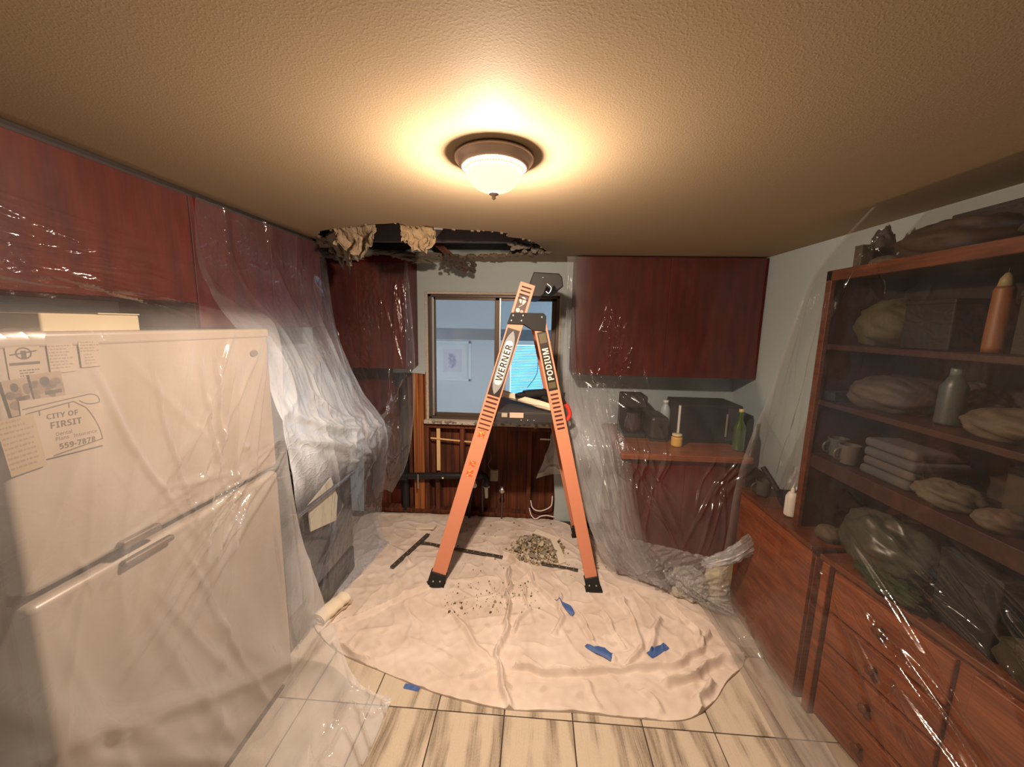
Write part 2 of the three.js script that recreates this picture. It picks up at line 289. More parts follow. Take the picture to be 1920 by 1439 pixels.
// window unit: dark slider with two panes
{
  const w = struct('window_1', null), z0 = ZB - 0.11, z1 = ZB - 0.03;
  part('window_frame', [span(WX0, WX0 + 0.03, WY0, WY1, z0, z1, 0.003), span(WX1 - 0.03, WX1, WY0, WY1, z0, z1, 0.003), span(WX0, WX1, WY1 - 0.028, WY1, z0, z1, 0.003), span(WX0, WX1, WY0 + 0.002, WY0 + 0.026, z0, z1, 0.003)], M.bronze, w);
  const xm = -0.335;
  const sash = (x0, x1, z, m) => part('sash', [span(x0, x0 + 0.034, WY0 + 0.026, WY1 - 0.028, z - 0.012, z + 0.012, 0.002), span(x1 - 0.034, x1, WY0 + 0.026, WY1 - 0.028, z - 0.012, z + 0.012, 0.002), span(x0, x1, WY1 - 0.05, WY1 - 0.028, z - 0.012, z + 0.012, 0.002), span(x0, x1, WY0 + 0.026, WY0 + 0.058, z - 0.012, z + 0.012, 0.002)], m, w);
  sash(WX0 + 0.03, xm + 0.02, ZB - 0.055, M.bronze); sash(xm - 0.02, WX1 - 0.03, ZB - 0.086, M.bronze);
  part('sash_channel', span(xm + 0.021, xm + 0.034, WY0 + 0.03, WY1 - 0.03, ZB - 0.075, ZB - 0.045, 0.002), M.aluminium, w);
  part('sash_channel', span(WX0 + 0.032, WX0 + 0.05, WY0 + 0.03, WY1 - 0.03, ZB - 0.05, ZB - 0.034, 0.002), M.aluminium, w);
  part('window_pane', span(WX0 + 0.06, xm - 0.012, WY0 + 0.05, WY1 - 0.045, ZB - 0.057, ZB - 0.053), phys(lin(0.95, 0.97, 0.98), 0.06, { transmission: 0.93, thickness: 0, ior: 1.5 }), w);
  part('window_pane', span(xm + 0.012, WX1 - 0.06, WY0 + 0.05, WY1 - 0.045, ZB - 0.088, ZB - 0.084), glass, w);
}
// ---------------------------------------------------------------- porch beyond the window
const PZ = -6.0, PX0 = -2.6, PX1 = 1.5, PH = 2.42, BX0 = -0.42, BX1 = 0.78, BY0 = 0.4, BY1 = 1.44;
struct('floor_porch', [span(PX0, PX1, -0.12, 0, PZ - 0.1, ZB - 0.17)], M.plain);
struct('ceiling_porch', [span(PX0 - 0.1, PX1 + 0.1, PH, PH + 0.08, PZ - 0.1, ZB - 0.166)], M.porchWall);
struct('wall_porch_left', [span(PX0 - 0.1, PX0, 0, PH, PZ, ZB - 0.166)], M.porchWall);
{
  const wallWith = (name, x0, x1, holes, depth, place) => {
    const s = new THREE.Shape([[x0, 0], [x1, 0], [x1, PH], [x0, PH]].map((p) => new THREE.Vector2(p[0], p[1])));
    for (const h of holes) s.holes.push(new THREE.Path([[h[0], h[2]], [h[1], h[2]], [h[1], h[3]], [h[0], h[3]]].map((p) => new THREE.Vector2(p[0], p[1]))));
    const g = new THREE.ExtrudeGeometry(s, { depth, bevelEnabled: false }); place(g); return struct(name, g, M.porchWall);
  };
  wallWith('wall_porch_back', PX0, PX1, [[BX0, BX1, BY0, BY1]], 0.1, (g) => g.translate(0, 0, PZ - 0.1));
  wallWith('wall_porch_right', -5.9, -3.4, [[-5.6, -3.75, 0.35, 2.1]], 0.1, (g) => { g.rotateY(-Math.PI / 2); g.scale(1, 1, 1); g.translate(PX1 + 0.1, 0, 0); });  // unseen side opening added to let more daylight into the porch
  struct('beam_porch', [span(PX0, PX1, 1.5, 1.64, -5.02, -4.9, 0.006), span(-0.3, PX1, 2.02, PH, -4.75, -4.6, 0.006)], M.porchBeam);
  const w2 = struct('window_2', null);
  part('window_frame', [span(BX0 - 0.05, BX0 + 0.02, BY0 - 0.05, BY1 + 0.05, PZ - 0.06, PZ + 0.02, 0.004), span(BX1 - 0.02, BX1 + 0.05, BY0 - 0.05, BY1 + 0.05, PZ - 0.06, PZ + 0.02, 0.004), span(BX0, BX1, BY1 - 0.02, BY1 + 0.05, PZ - 0.06, PZ + 0.02, 0.004), span(BX0, BX1, BY0 - 0.05, BY0 + 0.02, PZ - 0.06, PZ + 0.02, 0.004)], M.white, w2);
  part('window_pane', span(BX0, BX1, BY0, BY1, PZ - 0.07, PZ - 0.065), glass, w2);
  const slat = [];
  for (let y = BY0 + 0.03; y < BY1 - 0.05; y += 0.026) { const s = box(BX1 - BX0 - 0.06, 0.0012, 0.025); s.rotateX(0.9); s.translate((BX0 + BX1) / 2, y, PZ - 0.03); slat.push(s); }
  const bl = thing('window_blind', 'pale horizontal slatted blind glowing blue in the far porch window', 'blind', [0, 0, 0]);
  const sl = part('slats', slat, phys(lin(0.4, 0.8, 0.95), 0.9, { transmission: 0.4, thickness: 0, side: THREE.DoubleSide }), bl); sl.userData.kind = 'stuff';
  part('head_rail', span(BX0 + 0.03, BX1 - 0.03, BY1 - 0.05, BY1 - 0.022, PZ - 0.045, PZ - 0.015, 0.003), M.white, bl);
  part('cord', tube([[0.02, BY1 - 0.05, PZ - 0.01], [0.02, 0.95, PZ - 0.008], [-0.12, 0.72, PZ - 0.005]], 0.006), M.porchBeam, bl);
  // framed picture
  const f = thing('framed_picture', 'white framed picture with a wide mat hanging on the porch wall', 'picture', [-1.32, 1.13, PZ]);
  part('frame', [span(-0.3, -0.26, -0.33, 0.3, 0, 0.03, 0.005), span(0.26, 0.3, -0.33, 0.3, 0, 0.03, 0.005), span(-0.3, 0.3, 0.26, 0.3, 0, 0.03, 0.005), span(-0.3, 0.3, -0.33, -0.29, 0, 0.03, 0.005)], M.white, f);
  part('mat', span(-0.26, 0.26, -0.29, 0.26, 0.004, 0.012), mat(lin(0.8, 0.72, 0.68), 0.8), f);
  const pr = part('print', new THREE.PlaneGeometry(0.3, 0.36), mat(lin(1, 1, 1), 0.7, { map: canvasTex(128, 160, (c, w, h) => { c.fillStyle = '#d8ccd0'; c.fillRect(0, 0, w, h); const q = rngOf(12); for (let i = 0; i < 90; i++) { c.fillStyle = ['rgba(120,125,160,.25)', 'rgba(200,190,205,.3)', 'rgba(90,95,130,.2)'][i % 3]; c.beginPath(); c.ellipse(w * (0.35 + 0.3 * q()), h * (0.2 + 0.6 * q()), 4 + 14 * q(), 3 + 9 * q(), q() * 3, 0, 7); c.fill(); } }) }), f); pr.position.set(0, -0.01, 0.014);
  part('top_trim', span(-0.36, 0.36, 0.33, 0.39, 0, 0.03, 0.004), mat(lin(0.75, 0.6, 0.55), 0.7), f);
}

// ---------------------------------------------------------------- ceiling lamp
{
  const t = thing('ceiling_lamp', 'flush ceiling lamp with ribbed glass bowl, metal ring and small finial', 'lamp', LAMP_AT);
  part('metal_ring', lathe([[0.0, -0.001], [0.112, -0.001], [0.119, -0.006], [0.118, -0.014], [0.11, -0.019], [0.107, -0.027], [0.101, -0.034], [0.091, -0.037], [0.088, -0.03], [0.084, -0.012], [0.0, -0.012]], 64), M.nickel, t);
  const glow = mat(lin(0.9, 0.8, 0.55), 0.4, { emissive: lin(1, 0.72, 0.3), emissiveIntensity: 2.1 });
  const bowl = [[0.084, -0.03], [0.088, -0.034], [0.084, -0.04], [0.083, -0.048], [0.078, -0.062], [0.069, -0.077], [0.052, -0.09], [0.032, -0.099], [0.014, -0.104], [0.0, -0.105]];
  const g = lathe(bowl, 240), p = g.attributes.position;
  for (let i = 0; i < p.count; i++) { const a = Math.atan2(p.getZ(i), p.getX(i)), r = Math.hypot(p.getX(i), p.getZ(i)), k = 1 + 0.012 * Math.cos(a * 60) * smooth(r, 0.02, 0.06); p.setX(i, p.getX(i) * k); p.setZ(i, p.getZ(i) * k); }
  g.computeVertexNormals();
  part('glass_bowl', g, glow, t, 'glowing ribbed glass bowl');
  const beads = []; for (let i = 0; i < 72; i++) { const b = new THREE.SphereGeometry(0.0035, 6, 5), a = (i / 72) * Math.PI * 2; b.translate(Math.cos(a) * 0.0865, -0.042, Math.sin(a) * 0.0865); beads.push(b); }
  part('beaded_rim', beads, mat(lin(0.7, 0.55, 0.2), 0.4, { emissive: lin(1, 0.62, 0.2), emissiveIntensity: 0.55 }), t).userData.kind = 'stuff';
  part('finial', lathe([[0, -0.101], [0.014, -0.103], [0.015, -0.108], [0.008, -0.111], [0.005, -0.115], [0.007, -0.118], [0.003, -0.123], [0, -0.125]], 20), M.nickel, t, 'small metal finial');
  const L = new THREE.PointLight(new THREE.Color().setRGB(...LAMP_COLOR), LAMP_POWER, 0, 2); L.position.set(0, -0.075, 0); L.shadow.radius = 1.6; L.castShadow = true; L.name = 'lamp_light'; t.add(L);
  // the bowl throws most of its light down and outwards
  const D = new THREE.SpotLight(new THREE.Color().setRGB(...LAMP_COLOR), LAMP_DOWN, 0, 1.55, 0.9, 2); D.position.set(0, -0.078, 0); D.target.position.set(0, -1.5, 0); D.shadow.radius = 1.6; D.castShadow = true; D.name = 'lamp_downlight'; t.add(D); t.add(D.target);
}

// ---------------------------------------------------------------- left wall: cabinets, fridge, range
function cabinet(name, label, x0, x1, y0, y1, z0, z1, facing, nDoors, m = M.red, knobs = false) {   // facing 'x+', 'x-' or 'z+'
  const t = thing(name, label, 'cabinet', [(x0 + x1) / 2, y0, (z0 + z1) / 2]), w = x1 - x0, h = y1 - y0, d = z1 - z0, th = 0.018;
  const body = facing === 'z+' ? box(w, h, d - th, 0, h / 2, -th / 2, 0.002) : facing === 'x+' ? box(w - th, h, d, -th / 2, h / 2, 0, 0.002) : box(w - th, h, d, th / 2, h / 2, 0, 0.002);
  part('carcass', body, m, t);
  for (let i = 0; i < nDoors; i++) {
    const L = (facing === 'z+' ? w : d) / nDoors, c = -(facing === 'z+' ? w : d) / 2 + (i + 0.5) * L;
    const g = facing === 'z+' ? box(L - 0.0015, h - 0.004, th, c, h / 2, d / 2 - th / 2, 0.003) : facing === 'x+' ? box(th, h - 0.004, L - 0.003, w / 2 - th / 2, h / 2, c, 0.003) : box(th, h - 0.004, L - 0.003, -w / 2 + th / 2, h / 2, c, 0.003);
    part('door', g, m, t);
  }
  return t;
}
const CT = H - 0.026;
cabinet('upper_cabinet', 'dark red upper cabinets above the fridge under clear plastic film', XL + 0.002, -1.37, 1.76, CT, -1.5, 0.3, 'x+', 3);
cabinet('upper_cabinet', 'dark red upper cabinets on the left wall between fridge and back corner', XL + 0.002, -1.37, 1.66, CT, -2.42, -1.502, 'x+', 2);
cabinet('upper_cabinet', 'narrow dark red upper cabinet in the left back corner beside the window', XL + 0.002, -0.99, 1.345, CT + 0.01, ZB + 0.002, -2.87, 'z+', 2);
cabinet('upper_cabinet', 'wide dark red upper cabinet right of the window', 0.275, XR - 0.003, 1.34, CT + 0.02, ZB + 0.002, -2.87, 'z+', 2);
struct('gap_shade_1', [span(XL, -1.39, CT + 0.001, H - 0.001, -2.42, 0.3)], mat(lin(0.02, 0.012, 0.01), 0.7));  // dark strip painting the shade between cabinet tops and ceiling
single('backsplash_board', box(0.34, 0.46, 0.02, 0, 0.23, 0, 0.003), M.red, 'red painted board on the back wall under the corner cabinet', 'board', [-1.38, 0.88, ZB + 0.02]);
const FX = -1.08;
{
  const f = thing('refrigerator', 'cream white top-freezer refrigerator wrapped in clear plastic film', 'refrigerator', [0, 0, 0]);
  const z0 = -1.495, z1 = -0.68;
  part('body', span(XL + 0.02, FX - 0.075, 0.02, 1.645, z0 + 0.006, z1 - 0.006, 0.012), M.fridge, f);
  part('gasket', [span(FX - 0.075, FX - 0.06, 0.1, 1.06, z0 + 0.012, z1 - 0.012), span(FX - 0.075, FX - 0.06, 1.095, 1.63, z0 + 0.012, z1 - 0.012)], M.gasket, f);
  const fd = part('freezer_door', span(FX - 0.06, FX, 1.09, 1.66, z0, z1, 0.018), M.fridge, f);
  part('fridge_door', span(FX - 0.06, FX, 0.09, 1.068, z0, z1, 0.018), M.fridge, f);
  part('kick_plate', span(FX - 0.09, FX - 0.06, 0.01, 0.085, z0 + 0.02, z1 - 0.02, 0.004), M.blackMatte, f);
  part('top_edge_trim', span(FX - 0.058, FX + 0.003, 1.628, 1.664, z0 - 0.001, z1 + 0.001, 0.01), M.fridge, f);
  part('handle', [span(FX, FX + 0.022, 1.095, 1.118, -0.965, -0.86, 0.006)], M.bronze, f, 'short dark bronze door pull');
  part('handle', [span(FX, FX + 0.02, 1.045, 1.062, -1.0, -0.86, 0.006)], M.bronze, f, 'short dark bronze door pull');
  const badge = new THREE.CylinderGeometry(0.016, 0.016, 0.004, 24); badge.rotateZ(Math.PI / 2); badge.scale(1, 0.75, 1.25); badge.translate(FX + 0.002, 1.572, -1.405);
  part('badge', badge, mat(lin(0.16, 0.14, 0.13), 0.4, { metalness: 0.4 }), f, 'small oval maker badge');
  // single sheets and magnets lying on the freezer door
  const face = (name, label, cat, w, h, y, z, tilt, draw, res = 900) => {
    const tex = canvasTex(Math.round(w * res * 2), Math.round(h * res * 2), draw), g = box(0.0016, h, w), p = g.attributes.position, uv = g.attributes.uv;
    for (let i = 0; i < p.count; i++) uv.setXY(i, 0.5 - p.getZ(i) / w, p.getY(i) / h + 0.5);
    const m = single(name, g, mat(lin(0.66, 0.64, 0.62), 0.6, { map: tex }), label, cat, [FX + 0.0012 + 0.0009 * lift++, y, z]); m.rotation.x = tilt; return m;
  };
  let lift = 0; const bg = '#b3a28c', ink = '#3a2c24';
  const lines = (c, x, y, w, n, s, q) => { for (let i = 0; i < n; i++) { let k = x; while (k < x + w * (0.6 + 0.4 * q())) { const l = 3 + 12 * q(); c.fillRect(k, y + i * s, Math.min(l, x + w - k), s * 0.4); k += l + 3; } } };
  face('certification_sticker', 'small printed sticker with a round emblem in the upper corner of the freezer door', 'sticker', 0.055, 0.115, 1.585, -0.742, 0, (c, w, h) => { c.fillStyle = bg; c.fillRect(0, 0, w, h); c.strokeStyle = c.fillStyle = ink; c.lineWidth = 5; c.beginPath(); c.ellipse(w * 0.5, h * 0.2, w * 0.22, h * 0.1, 0, 0, 7); c.stroke(); c.beginPath(); c.moveTo(w * 0.1, h * 0.22); c.lineTo(w * 0.9, h * 0.16); c.stroke(); c.fillRect(w * 0.42, h * 0.15, w * 0.16, h * 0.14); c.fillRect(w * 0.05, h * 0.36, w * 0.9, h * 0.05); lines(c, w * 0.3, h * 0.5, w * 0.6, 5, h * 0.05, rngOf(2)); c.fillRect(w * 0.3, h * 0.8, w * 0.6, h * 0.035); });
  face('notice_sticker', 'taller printed notice of small text near the top of the freezer door', 'sticker', 0.048, 0.07, 1.607, -0.806, 0, (c, w, h) => { c.fillStyle = bg; c.fillRect(0, 0, w, h); c.fillStyle = '#8a7a68'; lines(c, 2, 3, w - 4, 9, h / 10, rngOf(4)); });
  face('notice_sticker', 'smaller printed notice of small text right of the other', 'sticker', 0.042, 0.062, 1.61, -0.862, 0, (c, w, h) => { c.fillStyle = bg; c.fillRect(0, 0, w, h); c.fillStyle = '#8a7a68'; lines(c, 2, 3, w - 4, 4, h / 9, rngOf(6)); lines(c, w * 0.2, h * 0.5, w * 0.5, 4, h / 9, rngOf(7)); });
  const photo = (sd) => (c, w, h) => { c.fillStyle = '#9a8268'; c.fillRect(0, 0, w, h); const q = rngOf(sd); for (let i = 0; i < 14; i++) { c.fillStyle = ['rgba(50,32,24,.55)', 'rgba(110,84,66,.5)', 'rgba(80,58,44,.5)'][i % 3]; c.beginPath(); c.ellipse(w * q(), h * (0.2 + 0.6 * q()), w * (0.08 + 0.18 * q()), h * (0.06 + 0.12 * q()), q() * 3, 0, 7); c.fill(); } c.fillStyle = '#2c1a12'; c.beginPath(); c.ellipse(w * 0.42, h * 0.22, w * 0.16, h * 0.12, 0, 0, 7); c.fill(); c.fillRect(w * 0.35, h * 0.5, w * 0.55, h * 0.1); };
  face('fridge_photo', 'small brown snapshot at the near edge of the freezer door', 'photo', 0.04, 0.075, 1.53, -0.722, 0.1, photo(21));
  face('fridge_photo', 'brown snapshot with a dark figure right of the smaller snapshot', 'photo', 0.055, 0.08, 1.535, -0.772, 0.05, photo(22));
  face('phone_magnet', 'pale magnet shaped like an old telephone with printed number', 'magnet', 0.15, 0.135, 1.452, -0.792, -0.03, (c, w, h) => {
    c.fillStyle = bg; c.fillRect(0, 0, w, h); c.strokeStyle = c.fillStyle = ink; c.lineWidth = 4;
    c.beginPath(); c.moveTo(w * 0.02, h * 0.14); c.lineTo(w * 0.84, h * 0.03); c.quadraticCurveTo(w * 1.0, h * 0.05, w * 0.97, h * 0.2); c.quadraticCurveTo(w * 0.8, h * 0.24, w * 0.7, h * 0.12); c.stroke();
    c.beginPath(); c.moveTo(w * 0.05, h * 0.22); c.lineTo(w * 0.62, h * 0.12); c.lineTo(w * 0.78, h * 0.26); c.quadraticCurveTo(w * 0.95, h * 0.6, w * 0.96, h * 0.88); c.lineTo(w * 0.3, h * 0.98); c.stroke();
    c.beginPath(); c.moveTo(w * 0.2, h * 0.2); c.lineTo(w * 0.2, h * 0.28); c.moveTo(w * 0.56, h * 0.14); c.lineTo(w * 0.56, h * 0.22); c.stroke();
    c.textAlign = 'center'; c.font = 'bold ' + h * 0.12 + 'px sans-serif'; c.fillText('CITY OF', w * 0.47, h * 0.36); c.font = 'bold ' + h * 0.15 + 'px sans-serif'; c.fillText('FIRSIT', w * 0.5, h * 0.52);
    c.font = h * 0.08 + 'px sans-serif'; c.fillText('Dental', w * 0.46, h * 0.66); c.fillText('Plans   Insurance', w * 0.62, h * 0.74); c.font = 'bold ' + h * 0.13 + 'px sans-serif'; c.fillText('559-7878', w * 0.62, h * 0.9);
  });
  face('paper_note', 'faded handwritten note hanging left of the telephone magnet', 'note', 0.06, 0.12, 1.43, -0.712, 0.08, (c, w, h) => { c.fillStyle = '#ab9678'; c.fillRect(0, 0, w, h); c.fillStyle = 'rgba(120,95,75,.5)'; lines(c, 4, 8, w - 8, 10, h / 11, rngOf(14)); });
  single('film_reflection_box', [box(0.2, 0.06, 0.27, 0, 0.03, 0, 0.006), box(0.205, 0.004, 0.13, 0, 0.062, -0.07, 0.001)], mat(lin(0.5, 0.41, 0.26), 0.75), 'flat cream cardboard box lying on top of the fridge', 'box', [-1.33, 1.646, -1.0], 0.12);  // cream reflection on the film, built as a flat box
}
{
  const t = thing('kitchen_range', 'black kitchen range beside the fridge under crumpled plastic film', 'stove', [-1.5, 0, -2.0]);
  part('body', box(0.46, 0.86, 0.74, 0.04, 0.43, 0, 0.008), M.blackMatte, t);
  part('cooktop', box(0.5, 0.03, 0.75, 0.055, 0.89, 0, 0.008), M.black, t);
  const d = part('oven_door', box(0.03, 0.5, 0.7, 0.285, 0.46, 0, 0.01), phys(lin(0.02, 0.02, 0.022), 0.12, { clearcoat: 1 }), t);
  part('handle', [rod([0.345, 0.74, -0.3], [0.345, 0.74, 0.3], 0.012), rod([0.3, 0.74, -0.28], [0.345, 0.74, -0.28], 0.008), rod([0.3, 0.74, 0.28], [0.345, 0.74, 0.28], 0.008)], M.steel, d);
  part('control_panel', box(0.03, 0.1, 0.73, 0.28, 0.82, 0, 0.006), M.black, t);
  part('drawer', box(0.03, 0.16, 0.7, 0.285, 0.11, 0, 0.008), M.black, t);
  for (let i = 0; i < 4; i++) part('knob', rod([0.295, 0.82, -0.27 + i * 0.18], [0.325, 0.82, -0.27 + i * 0.18], 0.02, 0.016), M.blackMatte, t);
  for (const [x, z] of [[-0.06, -0.18], [-0.06, 0.18], [0.17, -0.18], [0.17, 0.18]]) { const g = new THREE.TorusGeometry(0.08, 0.008, 8, 28); g.rotateX(Math.PI / 2); g.translate(x, 0.912, z); part('burner', g, M.darkSteel, t); }
  single('oven_reflection_plate', plate([[-0.12, -0.02], [0.13, -0.09], [0.16, 0.05], [0.1, 0.19], [-0.13, 0.13]], 0.006, 0.002), M.cream, 'cream coloured board leaning against the black range', 'board', [-1.185, 0.6, -1.97], Math.PI / 2);  // bright reflection in the oven door, built as a cream plate
}

// ---------------------------------------------------------------- right back: counter with appliances
{
  const b = cabinet('base_cabinet', 'dark red base cabinet under the wooden counter on the right', 0.6, 1.37, 0.02, 0.86, ZB + 0.003, -2.44, 'z+', 2);
  single('countertop', box(0.82, 0.04, 0.78, 0, 0.02, 0, 0.008), M.counter, 'worn honey-coloured wooden countertop under plastic film', 'countertop', [0.975, 0.861, -2.79]);
  const CY = 0.9015;
  const mw = thing('microwave', 'black microwave oven on the wooden counter', 'microwave', [1.23, CY, -2.84]);
  part('case', box(0.42, 0.27, 0.3, 0, 0.14, 0, 0.01), M.blackMatte, mw); part('door', box(0.3, 0.23, 0.015, -0.05, 0.14, 0.155, 0.004), M.black, mw); part('control_panel', box(0.1, 0.23, 0.014, 0.155, 0.14, 0.154, 0.004), mat(lin(0.03, 0.03, 0.03), 0.5), mw);
  part('handle', rod([0.095, 0.06, 0.175], [0.095, 0.22, 0.175], 0.007), M.steel, mw); part('side_trim', box(0.012, 0.25, 0.02, -0.216, 0.14, 0.145, 0.003), M.white, mw, 'pale strip along the left front edge');
  const cm = thing('coffee_maker', 'dark coffee maker standing at the left end of the counter', 'coffee maker', [0.73, CY, -2.86]);
  part('base', box(0.17, 0.03, 0.2, 0, 0.015, 0, 0.01), M.blackMatte, cm); part('tower', box(0.17, 0.3, 0.08, 0, 0.16, -0.06, 0.012), M.black, cm); part('hopper', box(0.17, 0.09, 0.19, 0, 0.265, 0, 0.015), M.blackMatte, cm);
  part('carafe', lathe([[0, 0.03], [0.055, 0.032], [0.062, 0.07], [0.058, 0.12], [0.045, 0.16], [0.048, 0.175], [0.044, 0.172], [0, 0.17]], 28).translate(0, 0, 0.03), phys(lin(0.05, 0.035, 0.03), 0.1, { clearcoat: 1 }), cm);
  const ts = thing('toaster', 'low dark toaster between coffee maker and clear jug', 'toaster', [0.885, CY, -2.8]);
  part('shell', box(0.13, 0.17, 0.24, 0, 0.095, 0, 0.03), mat(lin(0.06, 0.055, 0.05), 0.4, { metalness: 0.5 }), ts); part('slot', [box(0.02, 0.003, 0.17, -0.03, 0.1805, 0, 0.001), box(0.02, 0.003, 0.17, 0.03, 0.1805, 0, 0.001)], M.black, ts); part('lever', box(0.03, 0.014, 0.02, 0, 0.12, 0.128, 0.004), M.blackMatte, ts); part('foot', [box(0.12, 0.012, 0.22, 0, 0.006, 0, 0.004)], M.rubber, ts);
  const jg = thing('plastic_jug', 'pale bluish plastic jug left of the microwave', 'jug', [0.985, CY, -2.9]);
  part('body', lathe([[0, 0.001], [0.035, 0.001], [0.038, 0.02], [0.038, 0.17], [0.03, 0.21], [0.018, 0.23], [0.018, 0.24], [0, 0.24]], 28), mat(lin(0.42, 0.5, 0.52), 0.4), jg); part('cap', lathe([[0, 0.24], [0.02, 0.24], [0.02, 0.262], [0, 0.262]], 20), M.white, jg);
  const yj = thing('yellow_jar', 'small yellow jar at the counter edge before the jug', 'jar', [0.975, CY, -2.6]);
  part('body', lathe([[0, 0.001], [0.033, 0.001], [0.036, 0.01], [0.036, 0.06], [0.03, 0.07], [0, 0.07]], 28), mat(lin(0.7, 0.42, 0.1), 0.4), yj); part('lid', lathe([[0, 0.07], [0.032, 0.07], [0.032, 0.086], [0, 0.087]], 28), mat(lin(0.75, 0.6, 0.3), 0.4), yj);
  const gb = thing('green_bottle', 'dark green bottle standing right of the microwave', 'bottle', [1.5, CY, -2.75]);
  part('body', lathe([[0, 0.001], [0.034, 0.001], [0.036, 0.01], [0.036, 0.16], [0.014, 0.21], [0.013, 0.26], [0, 0.26]], 28), phys(lin(0.06, 0.09, 0.03), 0.12, { clearcoat: 1 }), gb); part('cap', lathe([[0, 0.26], [0.015, 0.26], [0.015, 0.28], [0, 0.28]], 18), mat(lin(0.5, 0.42, 0.2), 0.4), gb);
  gb.position.x = 1.36 - 0.0; gb.position.z = -2.56;
  // bags on the floor in front of the cabinet
  const pb = thing('paper_bag', 'crumpled cream paper bag slumped on the floor by the dark gap', 'bag', [1.26, 0.001, -2.36], 0.3);
  part('body', lump(0.13, 0.12, 0.1, 0.12, 3, 48, -0.6), mat(lin(0.66, 0.58, 0.38), 0.8), pb); part('folded_rim', plate([[-0.11, 0], [0.1, -0.02], [0.12, 0.11], [0.02, 0.16], [-0.1, 0.1]], 0.006, 0.002).rotateX(-0.5).translate(0.02, 0.1, 0.1), mat(lin(0.72, 0.64, 0.42), 0.8), pb);
  const wb = thing('plastic_bag', 'whitish translucent bundle of film bunched on the floor beside the cream bag', 'bag', [1.02, 0.001, -2.33], 0.2);
  part('body', lump(0.13, 0.1, 0.11, 0.16, 17, 56, -0.6), phys(lin(0.72, 0.68, 0.6), 0.3, { transmission: 0.3, thickness: 0, bumpMap: rep(T.crinkle, 0.2), bumpScale: 0.006 }), wb);
}

